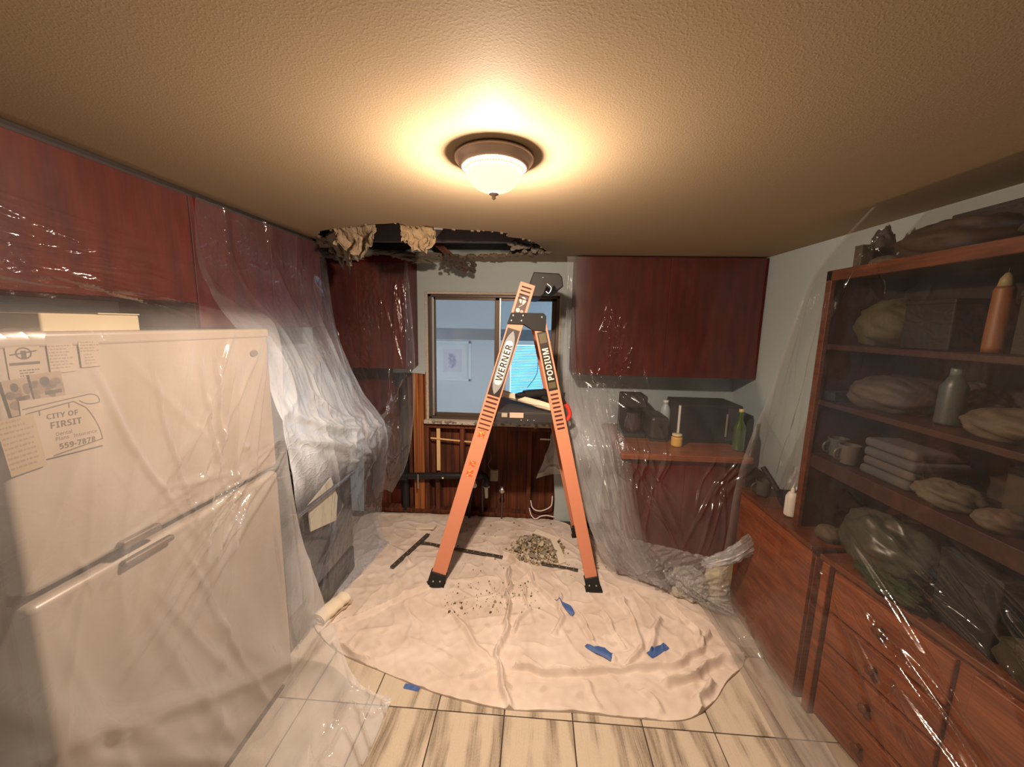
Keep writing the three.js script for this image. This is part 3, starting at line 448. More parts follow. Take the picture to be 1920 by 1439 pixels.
// ---------------------------------------------------------------- right wall: dresser, drawer chest, hutch and its contents
{
  const a = cabinet('base_cabinet', 'orange-brown wooden base cabinet with a plain door, farthest on the right wall', 1.24, XR - 0.003, 0.01, 0.75, -2.24, -1.64, 'x-', 1, M.orange);
  part('cabinet_top', box(0.38, 0.022, 0.62, -0.005, 0.751, 0, 0.005), M.brown, a);
  const ch = thing('drawer_chest', 'orange-brown wooden chest of drawers beneath the open shelves', 'chest', [1.262, 0, -1.6], 0.13);   // local: front at x=0, runs along +z
  part('carcass', box(0.18, 0.72, 1.0, 0.11, 0.365, 0.5, 0.006), M.orange, ch);
  part('chest_top', box(0.2, 0.024, 1.03, 0.09, 0.738, 0.5, 0.006), M.brown, ch);
  part('corner_post', [box(0.03, 0.72, 0.035, 0.004, 0.365, 0.02, 0.006)], M.orange, ch);
  [[0.53, 0.7], [0.385, 0.515], [0.2, 0.37], [0.03, 0.185]].forEach(([y0, y1]) => {
    const d = part('drawer', box(0.022, y1 - y0, 0.42, 0.013, (y0 + y1) / 2, 0.26, 0.006), M.orange, ch);
    part('knob', lathe([[0, 0], [0.012, 0.001], [0.009, 0.012], [0.018, 0.02], [0.016, 0.028], [0, 0.031]], 20).rotateZ(Math.PI / 2).translate(0.002, (y0 + y1) / 2, 0.26), M.brown, d);
  });
  part('door', box(0.022, 0.66, 0.44, 0.013, 0.365, 0.735, 0.006), M.orange, ch);
  const h = thing('shelf_hutch', 'tall reddish wooden hutch of open shelves packed with household items', 'shelf', [0, 0, 0]);
  const x0 = 1.28, x1 = XR - 0.003, z0 = -1.83, z1 = -0.35;
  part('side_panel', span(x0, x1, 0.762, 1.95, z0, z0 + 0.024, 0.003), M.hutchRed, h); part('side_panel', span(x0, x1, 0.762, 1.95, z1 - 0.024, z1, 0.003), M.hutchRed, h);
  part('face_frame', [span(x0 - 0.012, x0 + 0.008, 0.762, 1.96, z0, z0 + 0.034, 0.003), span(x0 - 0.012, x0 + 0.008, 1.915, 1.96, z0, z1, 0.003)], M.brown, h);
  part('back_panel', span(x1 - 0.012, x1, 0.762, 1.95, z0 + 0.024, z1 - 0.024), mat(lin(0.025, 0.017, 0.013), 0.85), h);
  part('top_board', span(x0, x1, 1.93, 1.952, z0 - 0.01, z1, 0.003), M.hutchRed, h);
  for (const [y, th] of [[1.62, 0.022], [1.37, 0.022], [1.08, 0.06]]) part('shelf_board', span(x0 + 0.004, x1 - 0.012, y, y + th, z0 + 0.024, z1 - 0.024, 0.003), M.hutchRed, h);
  // contents, each its own thing
  const dim = (c) => c.map((x) => x * 0.15);  // item colours darkened to carry the dim light on the right side
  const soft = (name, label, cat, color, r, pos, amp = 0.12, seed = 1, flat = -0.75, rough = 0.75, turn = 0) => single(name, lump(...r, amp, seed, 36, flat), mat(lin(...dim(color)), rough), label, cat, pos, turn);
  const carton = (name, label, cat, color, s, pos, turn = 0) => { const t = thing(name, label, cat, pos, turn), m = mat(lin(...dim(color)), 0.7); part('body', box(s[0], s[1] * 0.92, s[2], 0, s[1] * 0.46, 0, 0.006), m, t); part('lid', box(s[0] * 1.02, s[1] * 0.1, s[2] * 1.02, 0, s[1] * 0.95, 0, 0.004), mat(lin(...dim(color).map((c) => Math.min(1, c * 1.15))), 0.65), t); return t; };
  const S3 = 1.643, S2 = 1.393, S1 = 1.1405, TP = 1.9525, DT = 0.764;
  // on top of the hutch
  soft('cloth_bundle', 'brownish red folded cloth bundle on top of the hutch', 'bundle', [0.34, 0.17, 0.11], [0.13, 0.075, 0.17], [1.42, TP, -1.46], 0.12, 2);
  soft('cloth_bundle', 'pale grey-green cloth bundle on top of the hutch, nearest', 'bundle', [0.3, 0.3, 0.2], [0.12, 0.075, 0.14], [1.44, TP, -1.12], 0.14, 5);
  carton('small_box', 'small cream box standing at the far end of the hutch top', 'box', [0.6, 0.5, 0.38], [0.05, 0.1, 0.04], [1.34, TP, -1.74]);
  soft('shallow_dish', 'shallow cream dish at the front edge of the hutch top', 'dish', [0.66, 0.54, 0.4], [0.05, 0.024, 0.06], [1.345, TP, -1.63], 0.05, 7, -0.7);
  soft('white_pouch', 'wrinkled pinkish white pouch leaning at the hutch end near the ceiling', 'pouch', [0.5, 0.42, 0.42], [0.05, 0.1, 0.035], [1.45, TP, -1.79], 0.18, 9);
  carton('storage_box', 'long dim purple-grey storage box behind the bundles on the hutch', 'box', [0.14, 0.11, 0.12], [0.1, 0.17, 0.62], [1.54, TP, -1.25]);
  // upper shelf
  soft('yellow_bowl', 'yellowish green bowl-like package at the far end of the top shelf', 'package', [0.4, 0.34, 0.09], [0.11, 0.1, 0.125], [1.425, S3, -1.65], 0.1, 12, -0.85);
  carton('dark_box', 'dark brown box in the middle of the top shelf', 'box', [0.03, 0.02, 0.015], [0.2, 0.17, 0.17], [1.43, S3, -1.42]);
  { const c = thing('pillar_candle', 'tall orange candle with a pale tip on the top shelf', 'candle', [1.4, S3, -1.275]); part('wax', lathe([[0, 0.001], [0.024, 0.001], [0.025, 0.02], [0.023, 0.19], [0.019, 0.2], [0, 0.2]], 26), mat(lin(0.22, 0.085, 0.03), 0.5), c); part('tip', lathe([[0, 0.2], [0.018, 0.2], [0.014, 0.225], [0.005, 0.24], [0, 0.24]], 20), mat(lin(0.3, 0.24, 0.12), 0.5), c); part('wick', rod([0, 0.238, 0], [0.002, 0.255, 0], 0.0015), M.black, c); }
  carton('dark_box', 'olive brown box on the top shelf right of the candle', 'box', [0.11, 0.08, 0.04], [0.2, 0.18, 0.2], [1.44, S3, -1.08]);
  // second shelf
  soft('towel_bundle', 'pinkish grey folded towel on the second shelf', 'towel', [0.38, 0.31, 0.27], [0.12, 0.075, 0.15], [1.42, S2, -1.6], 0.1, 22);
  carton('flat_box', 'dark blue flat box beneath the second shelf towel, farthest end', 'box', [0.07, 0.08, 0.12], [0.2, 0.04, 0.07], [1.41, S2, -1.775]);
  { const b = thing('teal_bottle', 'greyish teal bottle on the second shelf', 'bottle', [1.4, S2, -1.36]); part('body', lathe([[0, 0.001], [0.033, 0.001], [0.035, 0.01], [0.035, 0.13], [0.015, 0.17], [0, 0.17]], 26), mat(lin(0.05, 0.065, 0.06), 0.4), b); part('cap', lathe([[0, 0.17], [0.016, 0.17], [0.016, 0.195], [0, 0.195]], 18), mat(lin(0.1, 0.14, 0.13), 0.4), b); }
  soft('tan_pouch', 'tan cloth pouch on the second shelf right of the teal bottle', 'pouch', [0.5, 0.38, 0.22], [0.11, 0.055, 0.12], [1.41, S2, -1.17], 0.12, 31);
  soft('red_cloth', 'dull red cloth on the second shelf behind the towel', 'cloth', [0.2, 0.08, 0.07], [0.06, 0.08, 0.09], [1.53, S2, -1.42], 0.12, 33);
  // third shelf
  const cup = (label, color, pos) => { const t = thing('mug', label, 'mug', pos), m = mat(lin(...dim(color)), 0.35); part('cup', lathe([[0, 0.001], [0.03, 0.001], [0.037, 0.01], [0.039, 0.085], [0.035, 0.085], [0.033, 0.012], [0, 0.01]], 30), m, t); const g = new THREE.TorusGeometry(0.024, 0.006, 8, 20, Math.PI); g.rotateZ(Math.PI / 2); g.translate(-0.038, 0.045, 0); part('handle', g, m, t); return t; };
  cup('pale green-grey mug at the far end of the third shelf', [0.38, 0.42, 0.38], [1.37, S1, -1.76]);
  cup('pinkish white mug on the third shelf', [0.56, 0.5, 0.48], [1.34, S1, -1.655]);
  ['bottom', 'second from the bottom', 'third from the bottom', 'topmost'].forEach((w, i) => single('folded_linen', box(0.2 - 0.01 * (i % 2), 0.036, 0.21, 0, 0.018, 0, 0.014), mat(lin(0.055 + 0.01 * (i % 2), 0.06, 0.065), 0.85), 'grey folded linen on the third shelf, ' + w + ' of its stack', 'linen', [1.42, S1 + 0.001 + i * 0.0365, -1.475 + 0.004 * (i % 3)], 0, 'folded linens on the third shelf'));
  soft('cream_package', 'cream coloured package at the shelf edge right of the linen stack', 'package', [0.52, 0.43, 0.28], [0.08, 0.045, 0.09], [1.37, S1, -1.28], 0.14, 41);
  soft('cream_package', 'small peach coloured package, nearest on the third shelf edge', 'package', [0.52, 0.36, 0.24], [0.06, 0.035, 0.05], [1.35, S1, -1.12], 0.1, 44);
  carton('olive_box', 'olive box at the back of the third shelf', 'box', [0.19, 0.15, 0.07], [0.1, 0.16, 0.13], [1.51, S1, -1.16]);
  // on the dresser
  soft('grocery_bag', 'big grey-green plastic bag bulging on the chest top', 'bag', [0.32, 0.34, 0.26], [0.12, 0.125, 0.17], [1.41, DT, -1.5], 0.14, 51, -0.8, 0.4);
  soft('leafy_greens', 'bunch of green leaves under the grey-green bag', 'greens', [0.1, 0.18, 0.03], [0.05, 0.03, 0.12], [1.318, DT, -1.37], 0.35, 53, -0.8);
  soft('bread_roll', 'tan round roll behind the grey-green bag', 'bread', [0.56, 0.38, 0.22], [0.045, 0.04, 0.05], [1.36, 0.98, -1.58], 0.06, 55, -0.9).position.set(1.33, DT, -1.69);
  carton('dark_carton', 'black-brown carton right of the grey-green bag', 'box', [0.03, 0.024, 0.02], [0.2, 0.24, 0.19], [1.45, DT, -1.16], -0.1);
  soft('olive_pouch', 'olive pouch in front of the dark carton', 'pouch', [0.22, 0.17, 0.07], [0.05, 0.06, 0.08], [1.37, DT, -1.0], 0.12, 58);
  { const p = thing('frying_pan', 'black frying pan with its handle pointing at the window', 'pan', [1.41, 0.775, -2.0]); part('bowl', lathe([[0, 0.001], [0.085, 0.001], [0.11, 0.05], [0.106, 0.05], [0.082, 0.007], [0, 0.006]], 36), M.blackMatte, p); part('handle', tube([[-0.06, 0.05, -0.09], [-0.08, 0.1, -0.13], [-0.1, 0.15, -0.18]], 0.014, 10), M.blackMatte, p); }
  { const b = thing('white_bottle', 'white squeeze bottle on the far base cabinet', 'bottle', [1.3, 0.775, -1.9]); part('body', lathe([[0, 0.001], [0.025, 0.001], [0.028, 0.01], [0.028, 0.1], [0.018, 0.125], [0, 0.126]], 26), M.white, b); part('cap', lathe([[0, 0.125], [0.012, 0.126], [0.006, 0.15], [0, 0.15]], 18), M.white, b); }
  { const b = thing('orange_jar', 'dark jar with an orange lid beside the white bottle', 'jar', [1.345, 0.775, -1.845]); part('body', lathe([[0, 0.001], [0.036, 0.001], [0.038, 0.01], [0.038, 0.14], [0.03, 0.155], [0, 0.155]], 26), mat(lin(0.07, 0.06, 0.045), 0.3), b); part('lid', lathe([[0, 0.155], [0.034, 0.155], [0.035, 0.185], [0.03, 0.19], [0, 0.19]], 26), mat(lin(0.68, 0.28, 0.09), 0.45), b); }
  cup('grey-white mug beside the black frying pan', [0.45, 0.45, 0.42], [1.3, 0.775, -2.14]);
}

// ---------------------------------------------------------------- drop cloth on the floor
const folds = [
  [[[-0.22, -2.64], [-0.07, -2.51], [0.04, -2.30], [0.14, -2.16], [0.27, -2.06]], 0.026, 0.024], [[[-0.13, -2.43], [-0.13, -2.19], [-0.12, -1.99], [-0.14, -1.80], [-0.16, -1.72], [-0.11, -1.59], [-0.08, -1.48]], 0.028, 0.026],
  [[[-0.66, -2.20], [-0.82, -2.07], [-0.96, -1.94], [-1.11, -1.81]], 0.022, 0.03], [[[-0.46, -2.02], [-0.32, -1.86], [-0.17, -1.69]], 0.014, 0.03], [[[0.28, -2.05], [0.33, -1.97], [0.34, -1.84], [0.44, -1.77]], 0.022, 0.022],
  [[[-0.06, -1.68], [0.16, -1.66], [0.43, -1.69], [0.70, -1.73], [0.91, -1.86], [1.0, -1.97]], 0.026, 0.026], [[[1.13, -1.86], [0.96, -1.77], [0.81, -1.69], [0.67, -1.64]], 0.032, 0.028], [[[0.76, -2.05], [0.70, -1.94], [0.64, -1.83]], 0.02, 0.03],
  [[[-1.02, -1.73], [-0.81, -1.66]], 0.024, 0.028], [[[0.18, -2.24], [0.20, -2.04], [0.16, -1.90]], 0.018, 0.022], [[[-1.25, -2.75], [-1.05, -2.63], [-0.84, -2.45]], 0.016, 0.04], [[[0.59, -2.21], [0.62, -2.03], [0.60, -1.86], [0.52, -1.74]], 0.02, 0.026],
  [[[-0.04, -2.27], [0.0, -2.06], [-0.09, -1.90]], 0.018, 0.022], [[[-0.30, -1.61], [-0.15, -1.67]], 0.018, 0.024], [[[0.44, -2.10], [0.48, -1.94], [0.50, -1.84]], 0.018, 0.02], [[[0.88, -1.66], [0.79, -1.57], [0.80, -1.51]], 0.03, 0.03],
  [[[0.3, -1.62], [0.33, -1.52]], 0.014, 0.02], [[[0.55, -1.6], [0.6, -1.5]], 0.016, 0.022], [[[-0.9, -2.3], [-0.7, -2.0], [-0.6, -1.75]], 0.008, 0.05], [[[0.86, -2.2], [0.95, -2.0], [0.93, -1.9]], 0.02, 0.026],
];
const segs = folds.map(([p, a, w]) => [p, a * 1.35, w * 0.55]).flatMap(([p, a, w]) => p.slice(1).map((b, i) => [p[i][0], p[i][1], b[0], b[1], a, w, i === 0, i === p.length - 2]));
function clothHeight(x, z) {
  let h = 0.012 + 0.004 * n2(x * 3, z * 3) + 0.0022 * n2(x * 9 + 3, z * 9);
  const wx = x + 0.018 * n2(x * 5, z * 5 + 8), wz = z + 0.018 * n2(x * 5 + 20, z * 5);
  const best = new Map();
  for (const [ax, az, bx, bz, a, w] of segs) {
    const dx = bx - ax, dz = bz - az, t = clamp(((wx - ax) * dx + (wz - az) * dz) / (dx * dx + dz * dz), 0, 1), d = Math.hypot(wx - ax - dx * t, wz - az - dz * t);
    if (d < w * 3) { const e = a * Math.exp(-(d * d) / (w * w * 0.55)) - 0.12 * a * Math.exp(-((d - w * 1.7) ** 2) / (w * w * 0.4)); const k = a * 1000 + w; best.set(k, Math.max(best.get(k) ?? -1, e)); }
  }
  for (const e of best.values()) h += e;
  h += 0.008 * ridge(n2(x * 1.7 + z * 0.9 + 4, z * 2.2 - x)) ** 3 + 0.007 * Math.max(0, ridge(n2(x * 4.3 - z * 2 + 14, z * 3.2 + x))) ** 3;
  return Math.max(0.004, h);
}
{
  const outline = [[-1.47, -3.1], [-1.05, -3.17], [-0.65, -3.172], [-0.2, -3.17], [0.22, -3.17], [0.42, -3.02], [0.57, -2.86], [0.72, -2.60], [0.90, -2.40], [1.05, -2.22], [1.09, -2.06], [1.13, -1.84], [0.96, -1.68], [0.86, -1.58], [0.71, -1.49], [0.50, -1.475], [0.22, -1.48], [-0.10, -1.47], [-0.38, -1.51], [-0.69, -1.60], [-0.96, -1.69], [-1.10, -1.77], [-1.21, -1.87], [-1.26, -2.08], [-1.3, -2.47], [-1.42, -2.8]];
  const c = [-0.12, -2.35], cv = new THREE.CatmullRomCurve3(outline.map((p) => V(p[0], 0, p[1])), true, 'centripetal').getSpacedPoints(600);
  const g = grid(600, 200, (u, v) => {
    const e = cv[Math.round(u * 600) % 600], s = Math.min(1, v * 1.03), x = lerp(c[0], e.x, s), z = lerp(c[1], e.z, s), tuck = smooth(v, 0.968, 1), k = Math.hypot(e.x - c[0], e.z - c[1]);
    return [x, lerp(clothHeight(x, z), 0.001, tuck) * (1 - 0.25 * smooth(s * k, k - 0.06, k)), z];
  });
  const p = g.attributes.position, uv = g.attributes.uv; for (let i = 0; i < p.count; i++) uv.setXY(i, p.getX(i), p.getZ(i));
  single('drop_cloth', g, M.cloth, 'large creased cream canvas drop cloth spread over the floor tiles', 'drop cloth');
}
const on = (x, z, dy = 0) => [x, clothHeight(x, z) + dy, z];
// rolled cloth end beside the fridge
{
  const pts = []; for (let i = 0; i < 60; i++) { const a = i * 0.32, r = 0.012 + 0.0006 * i; pts.push(new THREE.Vector2(Math.cos(a) * r * 1.25, Math.sin(a) * r * 0.9)); }
  const g = grid(120, 20, (u, v) => { const k = u * 59, i = Math.min(58, Math.floor(k)), f = k - i, x = lerp(pts[i].x, pts[i + 1].x, f), y = lerp(pts[i].y, pts[i + 1].y, f), s = 1 + 0.12 * n2(v * 3, u * 2); return [x * s, 0.045 + y * s, (v - 0.5) * 0.2]; });
  single('rolled_cloth', g, mat(lin(0.82, 0.72, 0.56), 0.8, { side: THREE.DoubleSide }), 'rolled up cream cloth end lying beside the fridge', 'cloth', [-1.14, 0.004, -1.94], -0.28);
}
// flat metal bars
{
  const bar = (label, a, b, w) => {
    const L = Math.hypot(b[0] - a[0], b[1] - a[1]), A = on(...a), B = on(...b), y = Math.max(...Array.from({ length: 41 }, (_, i) => clothHeight(lerp(a[0], b[0], i / 40), lerp(a[1], b[1], i / 40)))) + 0.003, t = thing('metal_bar', label, 'metal bar', [(a[0] + b[0]) / 2, y, (a[1] + b[1]) / 2], Math.atan2(-(b[1] - a[1]), b[0] - a[0]));
    part('strip', box(L, 0.005, w, 0, 0, 0, 0.0015), M.darkSteel, t); const holes = []; for (let x = -L / 2 + 0.03; x < L / 2 - 0.02; x += 0.05) { const h = new THREE.CylinderGeometry(0.0045, 0.0045, 0.0056, 10); h.translate(x, 0, 0); holes.push(h); }
    part('slot', holes, mat(lin(0.4, 0.33, 0.26), 0.8), t).userData.kind = 'stuff'; return t;
  };
  bar('short dark perforated metal bar lying left of the ladder', [-0.945, -2.36], [-0.815, -2.8], 0.032);
  bar('long dark metal bar running from the short bar behind the ladder leg', [-0.84, -2.69], [-0.2, -2.56], 0.03);
  bar('dark metal bar end sticking out of the rubble beside the right ladder leg', [0.08, -2.52], [0.335, -2.465], 0.03);
}
// blue tape
{
  const tp = (label, a, b, w = 0.045) => {
    const L = Math.hypot(b[0] - a[0], b[1] - a[1]), ang = Math.atan2(b[1] - a[1], b[0] - a[0]), cx = (a[0] + b[0]) / 2, cz = (a[1] + b[1]) / 2, tile = label.includes('tile');
    const g = grid(40, 12, (u, v) => { const lx = (u - 0.5) * L + 0.004 * n2(v * 6, u * 2 + L), lz = (v - 0.5) * w, x = cx + lx * Math.cos(ang) - lz * Math.sin(ang), z = cz + lx * Math.sin(ang) + lz * Math.cos(ang); const hs = [0, 1, 2, 3, 4, 5, 6, 7].map((k) => clothHeight(x + 0.022 * Math.cos(k * 0.785), z + 0.022 * Math.sin(k * 0.785))); return [x, tile ? 0.0012 + 0.003 * Math.max(0, n2(x * 30, z * 30)) : Math.max(clothHeight(x, z), (hs.reduce((p, c) => p + c) / 8)) + 0.0025, z]; });
    single('tape_strip', g, mat(lin(0.06, 0.13, 0.36), 0.6, { side: THREE.DoubleSide }), label, 'tape');
  };
  tp('blue tape strip lying along the big fold below the rubble', [0.165, -2.14], [0.265, -2.05], 0.026); tp('twisted blue tape strip on the cloth at centre front', [0.31, -1.835], [0.43, -1.76], 0.026);
  tp('flat blue tape rectangle on the right part of the cloth', [0.63, -1.795], [0.745, -1.875], 0.036); tp('scrap of blue tape stuck on a floor tile at the cloth hem', [-0.575, -1.545], [-0.5, -1.535], 0.026);
}
// rubble
{
  const q = rngOf(55), g = chunk(1, 5, 0.75), n = 900, im = new THREE.InstancedMesh(g, mat(lin(1, 1, 1), 0.95), n), m = new THREE.Matrix4(), qq = new THREE.Quaternion(), e = new THREE.Euler();
  for (let i = 0; i < n; i++) {
    const a = q() * 6.283, r = Math.pow(q(), 0.7), spread = i < 620; let x = 0.05 + Math.cos(a) * r * 0.21, z = -2.7 + Math.sin(a) * r * 0.2;
    if (!spread) { if (i < 780) { x = -0.55 + 0.55 * q() + 0.1 * q(); z = -2.28 + 0.3 * q() + 0.25 * (x + 0.4) * -0.6; } else { x = -0.6 + 1.2 * q(); z = -3.1 + 0.7 * q(); } }
    const s = spread ? 0.006 + 0.013 * q() * q() : 0.003 + 0.007 * q() * q(), pile = spread ? 0.05 * Math.max(0, 1 - r) * q() : 0;
    e.set(q() * 6, q() * 6, q() * 6); m.compose(V(x, clothHeight(x, z) + s * 0.4 + pile, z), qq.setFromEuler(e), V(s, s, s)); im.setMatrixAt(i, m);
    const c = q(); im.setColorAt(i, c < 0.4 ? lin(0.3, 0.24, 0.15) : c < 0.8 ? lin(0.56, 0.48, 0.36) : lin(0.14, 0.11, 0.07));
  }
  im.name = 'plaster_rubble'; shade(im); tag(im, 'heap and scatter of fine plaster rubble on the drop cloth', 'rubble', null, 'stuff'); scene.add(im);
  const scrap = (label, pts, t, pos, rot, m = M.gypsum) => { const o = single('drywall_scrap', plate(pts, t, 0.002), m, label, 'drywall scrap', pos); o.rotation.set(...rot); return o; };
  scrap('long curved pale drywall scrap on the right of the rubble heap', [[-0.02, -0.14], [0.03, -0.12], [0.035, 0.0], [0.02, 0.14], [-0.02, 0.15], [-0.012, 0.0]], 0.012, [0.2, 0.03, -2.66], [-Math.PI / 2 + 0.1, 0.05, 0.2]);
  scrap('pale drywall scrap standing at the far edge of the rubble heap', [[-0.1, -0.03], [0.1, -0.01], [0.11, 0.03], [-0.09, 0.02]], 0.012, [0.12, 0.045, -2.84], [-Math.PI / 2 + 0.2, 0, -0.5]);
  scrap('whitish drywall scrap left of the heap behind the ladder leg', [[-0.08, -0.02], [0.06, -0.03], [0.08, 0.02], [-0.06, 0.03]], 0.012, [-0.86, 0.03, -2.9], [-Math.PI / 2, 0, 0.2]);
  const base = single('plaster_chunk', chunk(0.024, 71, 0.6), M.plaster, 'small plaster chunk lying on the rubble heap', 'plaster chunk', on(0.06, -2.72, 0.03), 0, 'plaster chunks on the rubble heap');
  for (let i = 0; i < 11; i++) { const a = i * 2.4, r = 0.05 + 0.012 * i; const o = copy(base, 'plaster_chunk', null, [0.05 + Math.cos(a) * r, clothHeight(0.05 + Math.cos(a) * r, -2.7 + Math.sin(a) * r) + 0.024, -2.7 + Math.sin(a) * r], a); o.scale.setScalar(0.7 + 0.6 * q()); }
}

// ---------------------------------------------------------------- podium ladder
{
  const t = thing('podium_ladder', 'orange fibreglass podium step ladder with black top cap standing on the drop cloth', 'ladder', [-0.12, 0.012, -2.575], 0.05);
  const railF = [[-0.487, 0.07], [0.048, 1.93]], railR = [[0.505, 0.07], [0.115, 1.735]];
  const dirOf = (r) => { const dx = r[1][0] - r[0][0], dy = r[1][1] - r[0][1], L = Math.hypot(dx, dy); return [dx / L, dy / L, L]; };
  const taper = (y) => 0.33 - 0.075 * (y / 1.95);
  // a channel rail leaning in by the taper; side = +1 near, -1 far
  function rail(name, r, w, side, label) {
    const d = dirOf(r), g = [], L = d[2], th = 0.006, fl = 0.032;
    g.push(box(w, L, th, 0, 0, 0, 0.002), box(th, L, fl, -w / 2 + th / 2, 0, -side * fl / 2, 0.002), box(th, L, fl, w / 2 - th / 2, 0, -side * fl / 2, 0.002));
    const o = part(name, g, M.fibreglass, t, label), z0 = side * taper(r[0][1]), z1 = side * taper(r[1][1]);
    o.position.set((r[0][0] + r[1][0]) / 2, (r[0][1] + r[1][1]) / 2, (z0 + z1) / 2);
    o.rotation.order = 'ZXY'; o.rotation.z = -Math.atan2(d[0], d[1]); o.rotation.x = Math.atan2(z1 - z0, L);
    return o;
  }
  const wF = 0.092, wR = 0.078;
  const F = rail('front_rail', railF, wF, 1), Fb = rail('front_rail', railF, wF, -1), Rr = rail('rear_rail', railR, wR, 1), Rb = rail('rear_rail', railR, wR, -1);
  // decals on the near rails (local: y along the rail, +z outwards)
  const LF = dirOf(railF)[2], LR = dirOf(railR)[2];
  const dec = (name, rail_, L, y, len, w, m) => { const o = part(name, box(w, len, 0.001), m, rail_); const uv = o.geometry.attributes.uv, p = o.geometry.attributes.position; for (let i = 0; i < p.count; i++) uv.setXY(i, p.getX(i) / w + 0.5, p.getY(i) / len + 0.5); o.position.set(0, (y - rail_.userData.y0) / rail_.userData.cos - L / 2, 0.0036); return o; };
  F.userData.y0 = railF[0][1]; F.userData.cos = dirOf(railF)[1]; Rr.userData.y0 = railR[0][1]; Rr.userData.cos = dirOf(railR)[1];
  const decal = (w, h, draw) => mat(lin(1, 1, 1), 0.5, { map: canvasTex(w, h, draw) });
  const up = (c, w, h, text, size, color) => { c.save(); c.translate(w / 2, h / 2); c.rotate(-Math.PI / 2); c.fillStyle = color; c.font = 'bold ' + size + 'px sans-serif'; c.textAlign = 'center'; c.textBaseline = 'middle'; c.fillText(text, 0, 2); c.restore(); };
  dec('brand_label', F, LF, 1.46, 0.42, 0.075, decal(140, 784, (c, w, h) => {
    c.fillStyle = '#2b201e'; c.fillRect(0, 0, w, h); c.fillStyle = '#8c8d90'; c.beginPath(); c.moveTo(w * 0.5, 20); c.quadraticCurveTo(w * 0.95, h * 0.13, w * 0.92, h * 0.32); c.lineTo(w * 0.92, h * 0.68); c.quadraticCurveTo(w * 0.95, h * 0.87, w * 0.5, h - 20); c.quadraticCurveTo(w * 0.05, h * 0.87, w * 0.08, h * 0.68); c.lineTo(w * 0.08, h * 0.32); c.quadraticCurveTo(w * 0.05, h * 0.13, w * 0.5, 20); c.fill();
    c.fillStyle = '#efe3dc'; c.beginPath(); c.roundRect(w * 0.2, h * 0.17, w * 0.6, h * 0.66, w * 0.3); c.fill(); up(c, w, h, 'WERNER', 104, '#2a2422');
  }));
  dec('size_label', F, LF, 1.805, 0.125, 0.062, decal(124, 250, (c, w, h) => { c.fillStyle = '#4a241c'; c.fillRect(0, 0, w, h); c.fillStyle = '#e8d5cb'; c.beginPath(); c.arc(w * 0.5, h * 0.28, w * 0.33, 0, 7); c.fill(); c.strokeStyle = '#4a241c'; c.lineWidth = 10; c.beginPath(); c.moveTo(w * 0.25, h * 0.14); c.quadraticCurveTo(w * 0.55, h * 0.28, w * 0.45, h * 0.46); c.stroke(); c.strokeStyle = '#e8d5cb'; c.lineWidth = 6; c.beginPath(); c.moveTo(w * 0.3, h * 0.62); c.lineTo(w * 0.72, h * 0.42); c.stroke(); c.fillStyle = '#e8d5cb'; c.beginPath(); c.ellipse(w * 0.32, h * 0.78, w * 0.2, h * 0.1, 0, 0, 7); c.fill(); c.fillStyle = '#b79c92'; c.beginPath(); c.ellipse(w * 0.72, h * 0.8, w * 0.16, h * 0.08, 0, 0, 7); c.fill(); }));
  for (let i = 0; i < 8; i++) dec('grip_slot', F, LF, 1.242 - i * 0.027, 0.0115 - 0.0006 * i, 0.07, M.slotDark);
  for (let i = 0; i < 4; i++) dec('grip_slot', F, LF, 1.905 - i * 0.022, 0.009, 0.06, M.slotDark);
  dec('podium_label', Rr, LR, 1.475, 0.36, 0.056, decal(120, 780, (c, w, h) => { c.fillStyle = '#241812'; c.fillRect(0, 0, w, h); c.fillStyle = '#5a5236'; c.fillRect(w * 0.12, h * 0.03, w * 0.76, h * 0.16); c.fillRect(w * 0.12, h * 0.86, w * 0.76, h * 0.1); c.save(); c.translate(0, h * 0.05); up(c, w, h, 'PODIUM', 108, '#ead9cf'); c.restore(); }));
  for (let i = 0; i < 9; i++) dec('grip_slot', Rr, LR, 1.275 - i * 0.026, 0.011, 0.046, M.slotDark);
  for (const [y, s] of [[1.02, 0.05], [0.83, 0.035], [0.77, 0.045]]) dec('worn_sticker', F, LF, y, s, 0.04, decal(64, 80, (c, w, h) => { c.fillStyle = '#e06a3c'; c.fillRect(0, 0, w, h); const q = rngOf(Math.round(y * 100)); for (let i = 0; i < 26; i++) { c.fillStyle = i % 3 ? '#f2c07a' : '#b9562c'; c.fillRect(q() * w, q() * h, 4 + q() * 18, 3 + q() * 9); } }));
  // boots
  for (const side of [1, -1]) for (const [r, w] of [[railF, wF], [railR, wR]]) {
    const d = dirOf(r), z = side * taper(0.05), g = slab2([r[0][0] - d[0] * 0.075, r[0][1] - d[1] * 0.075 + 0.006], [r[0][0] + d[0] * 0.03, r[0][1] + d[1] * 0.03], w + 0.014, 0.048, z - side * 0.014);
    const sole = box(w + 0.03, 0.012, 0.056, r[0][0] - d[0] * 0.07, 0.006, z - side * 0.014, 0.003);
    const b = part('rubber_foot', [g, sole], M.rubber, t);
    const rv = []; for (const k of [-0.022, 0.022]) { const s = new THREE.SphereGeometry(0.006, 10, 8); s.translate(r[0][0] + k - d[0] * 0.02, r[0][1] - 0.022, z + side * 0.011); rv.push(s); } part('rivet', rv, M.steel, b);
  }
  // steps, platform, braces
  const xAt = (r, y) => lerp(r[0][0], r[1][0], (y - r[0][1]) / (r[1][1] - r[0][1]));
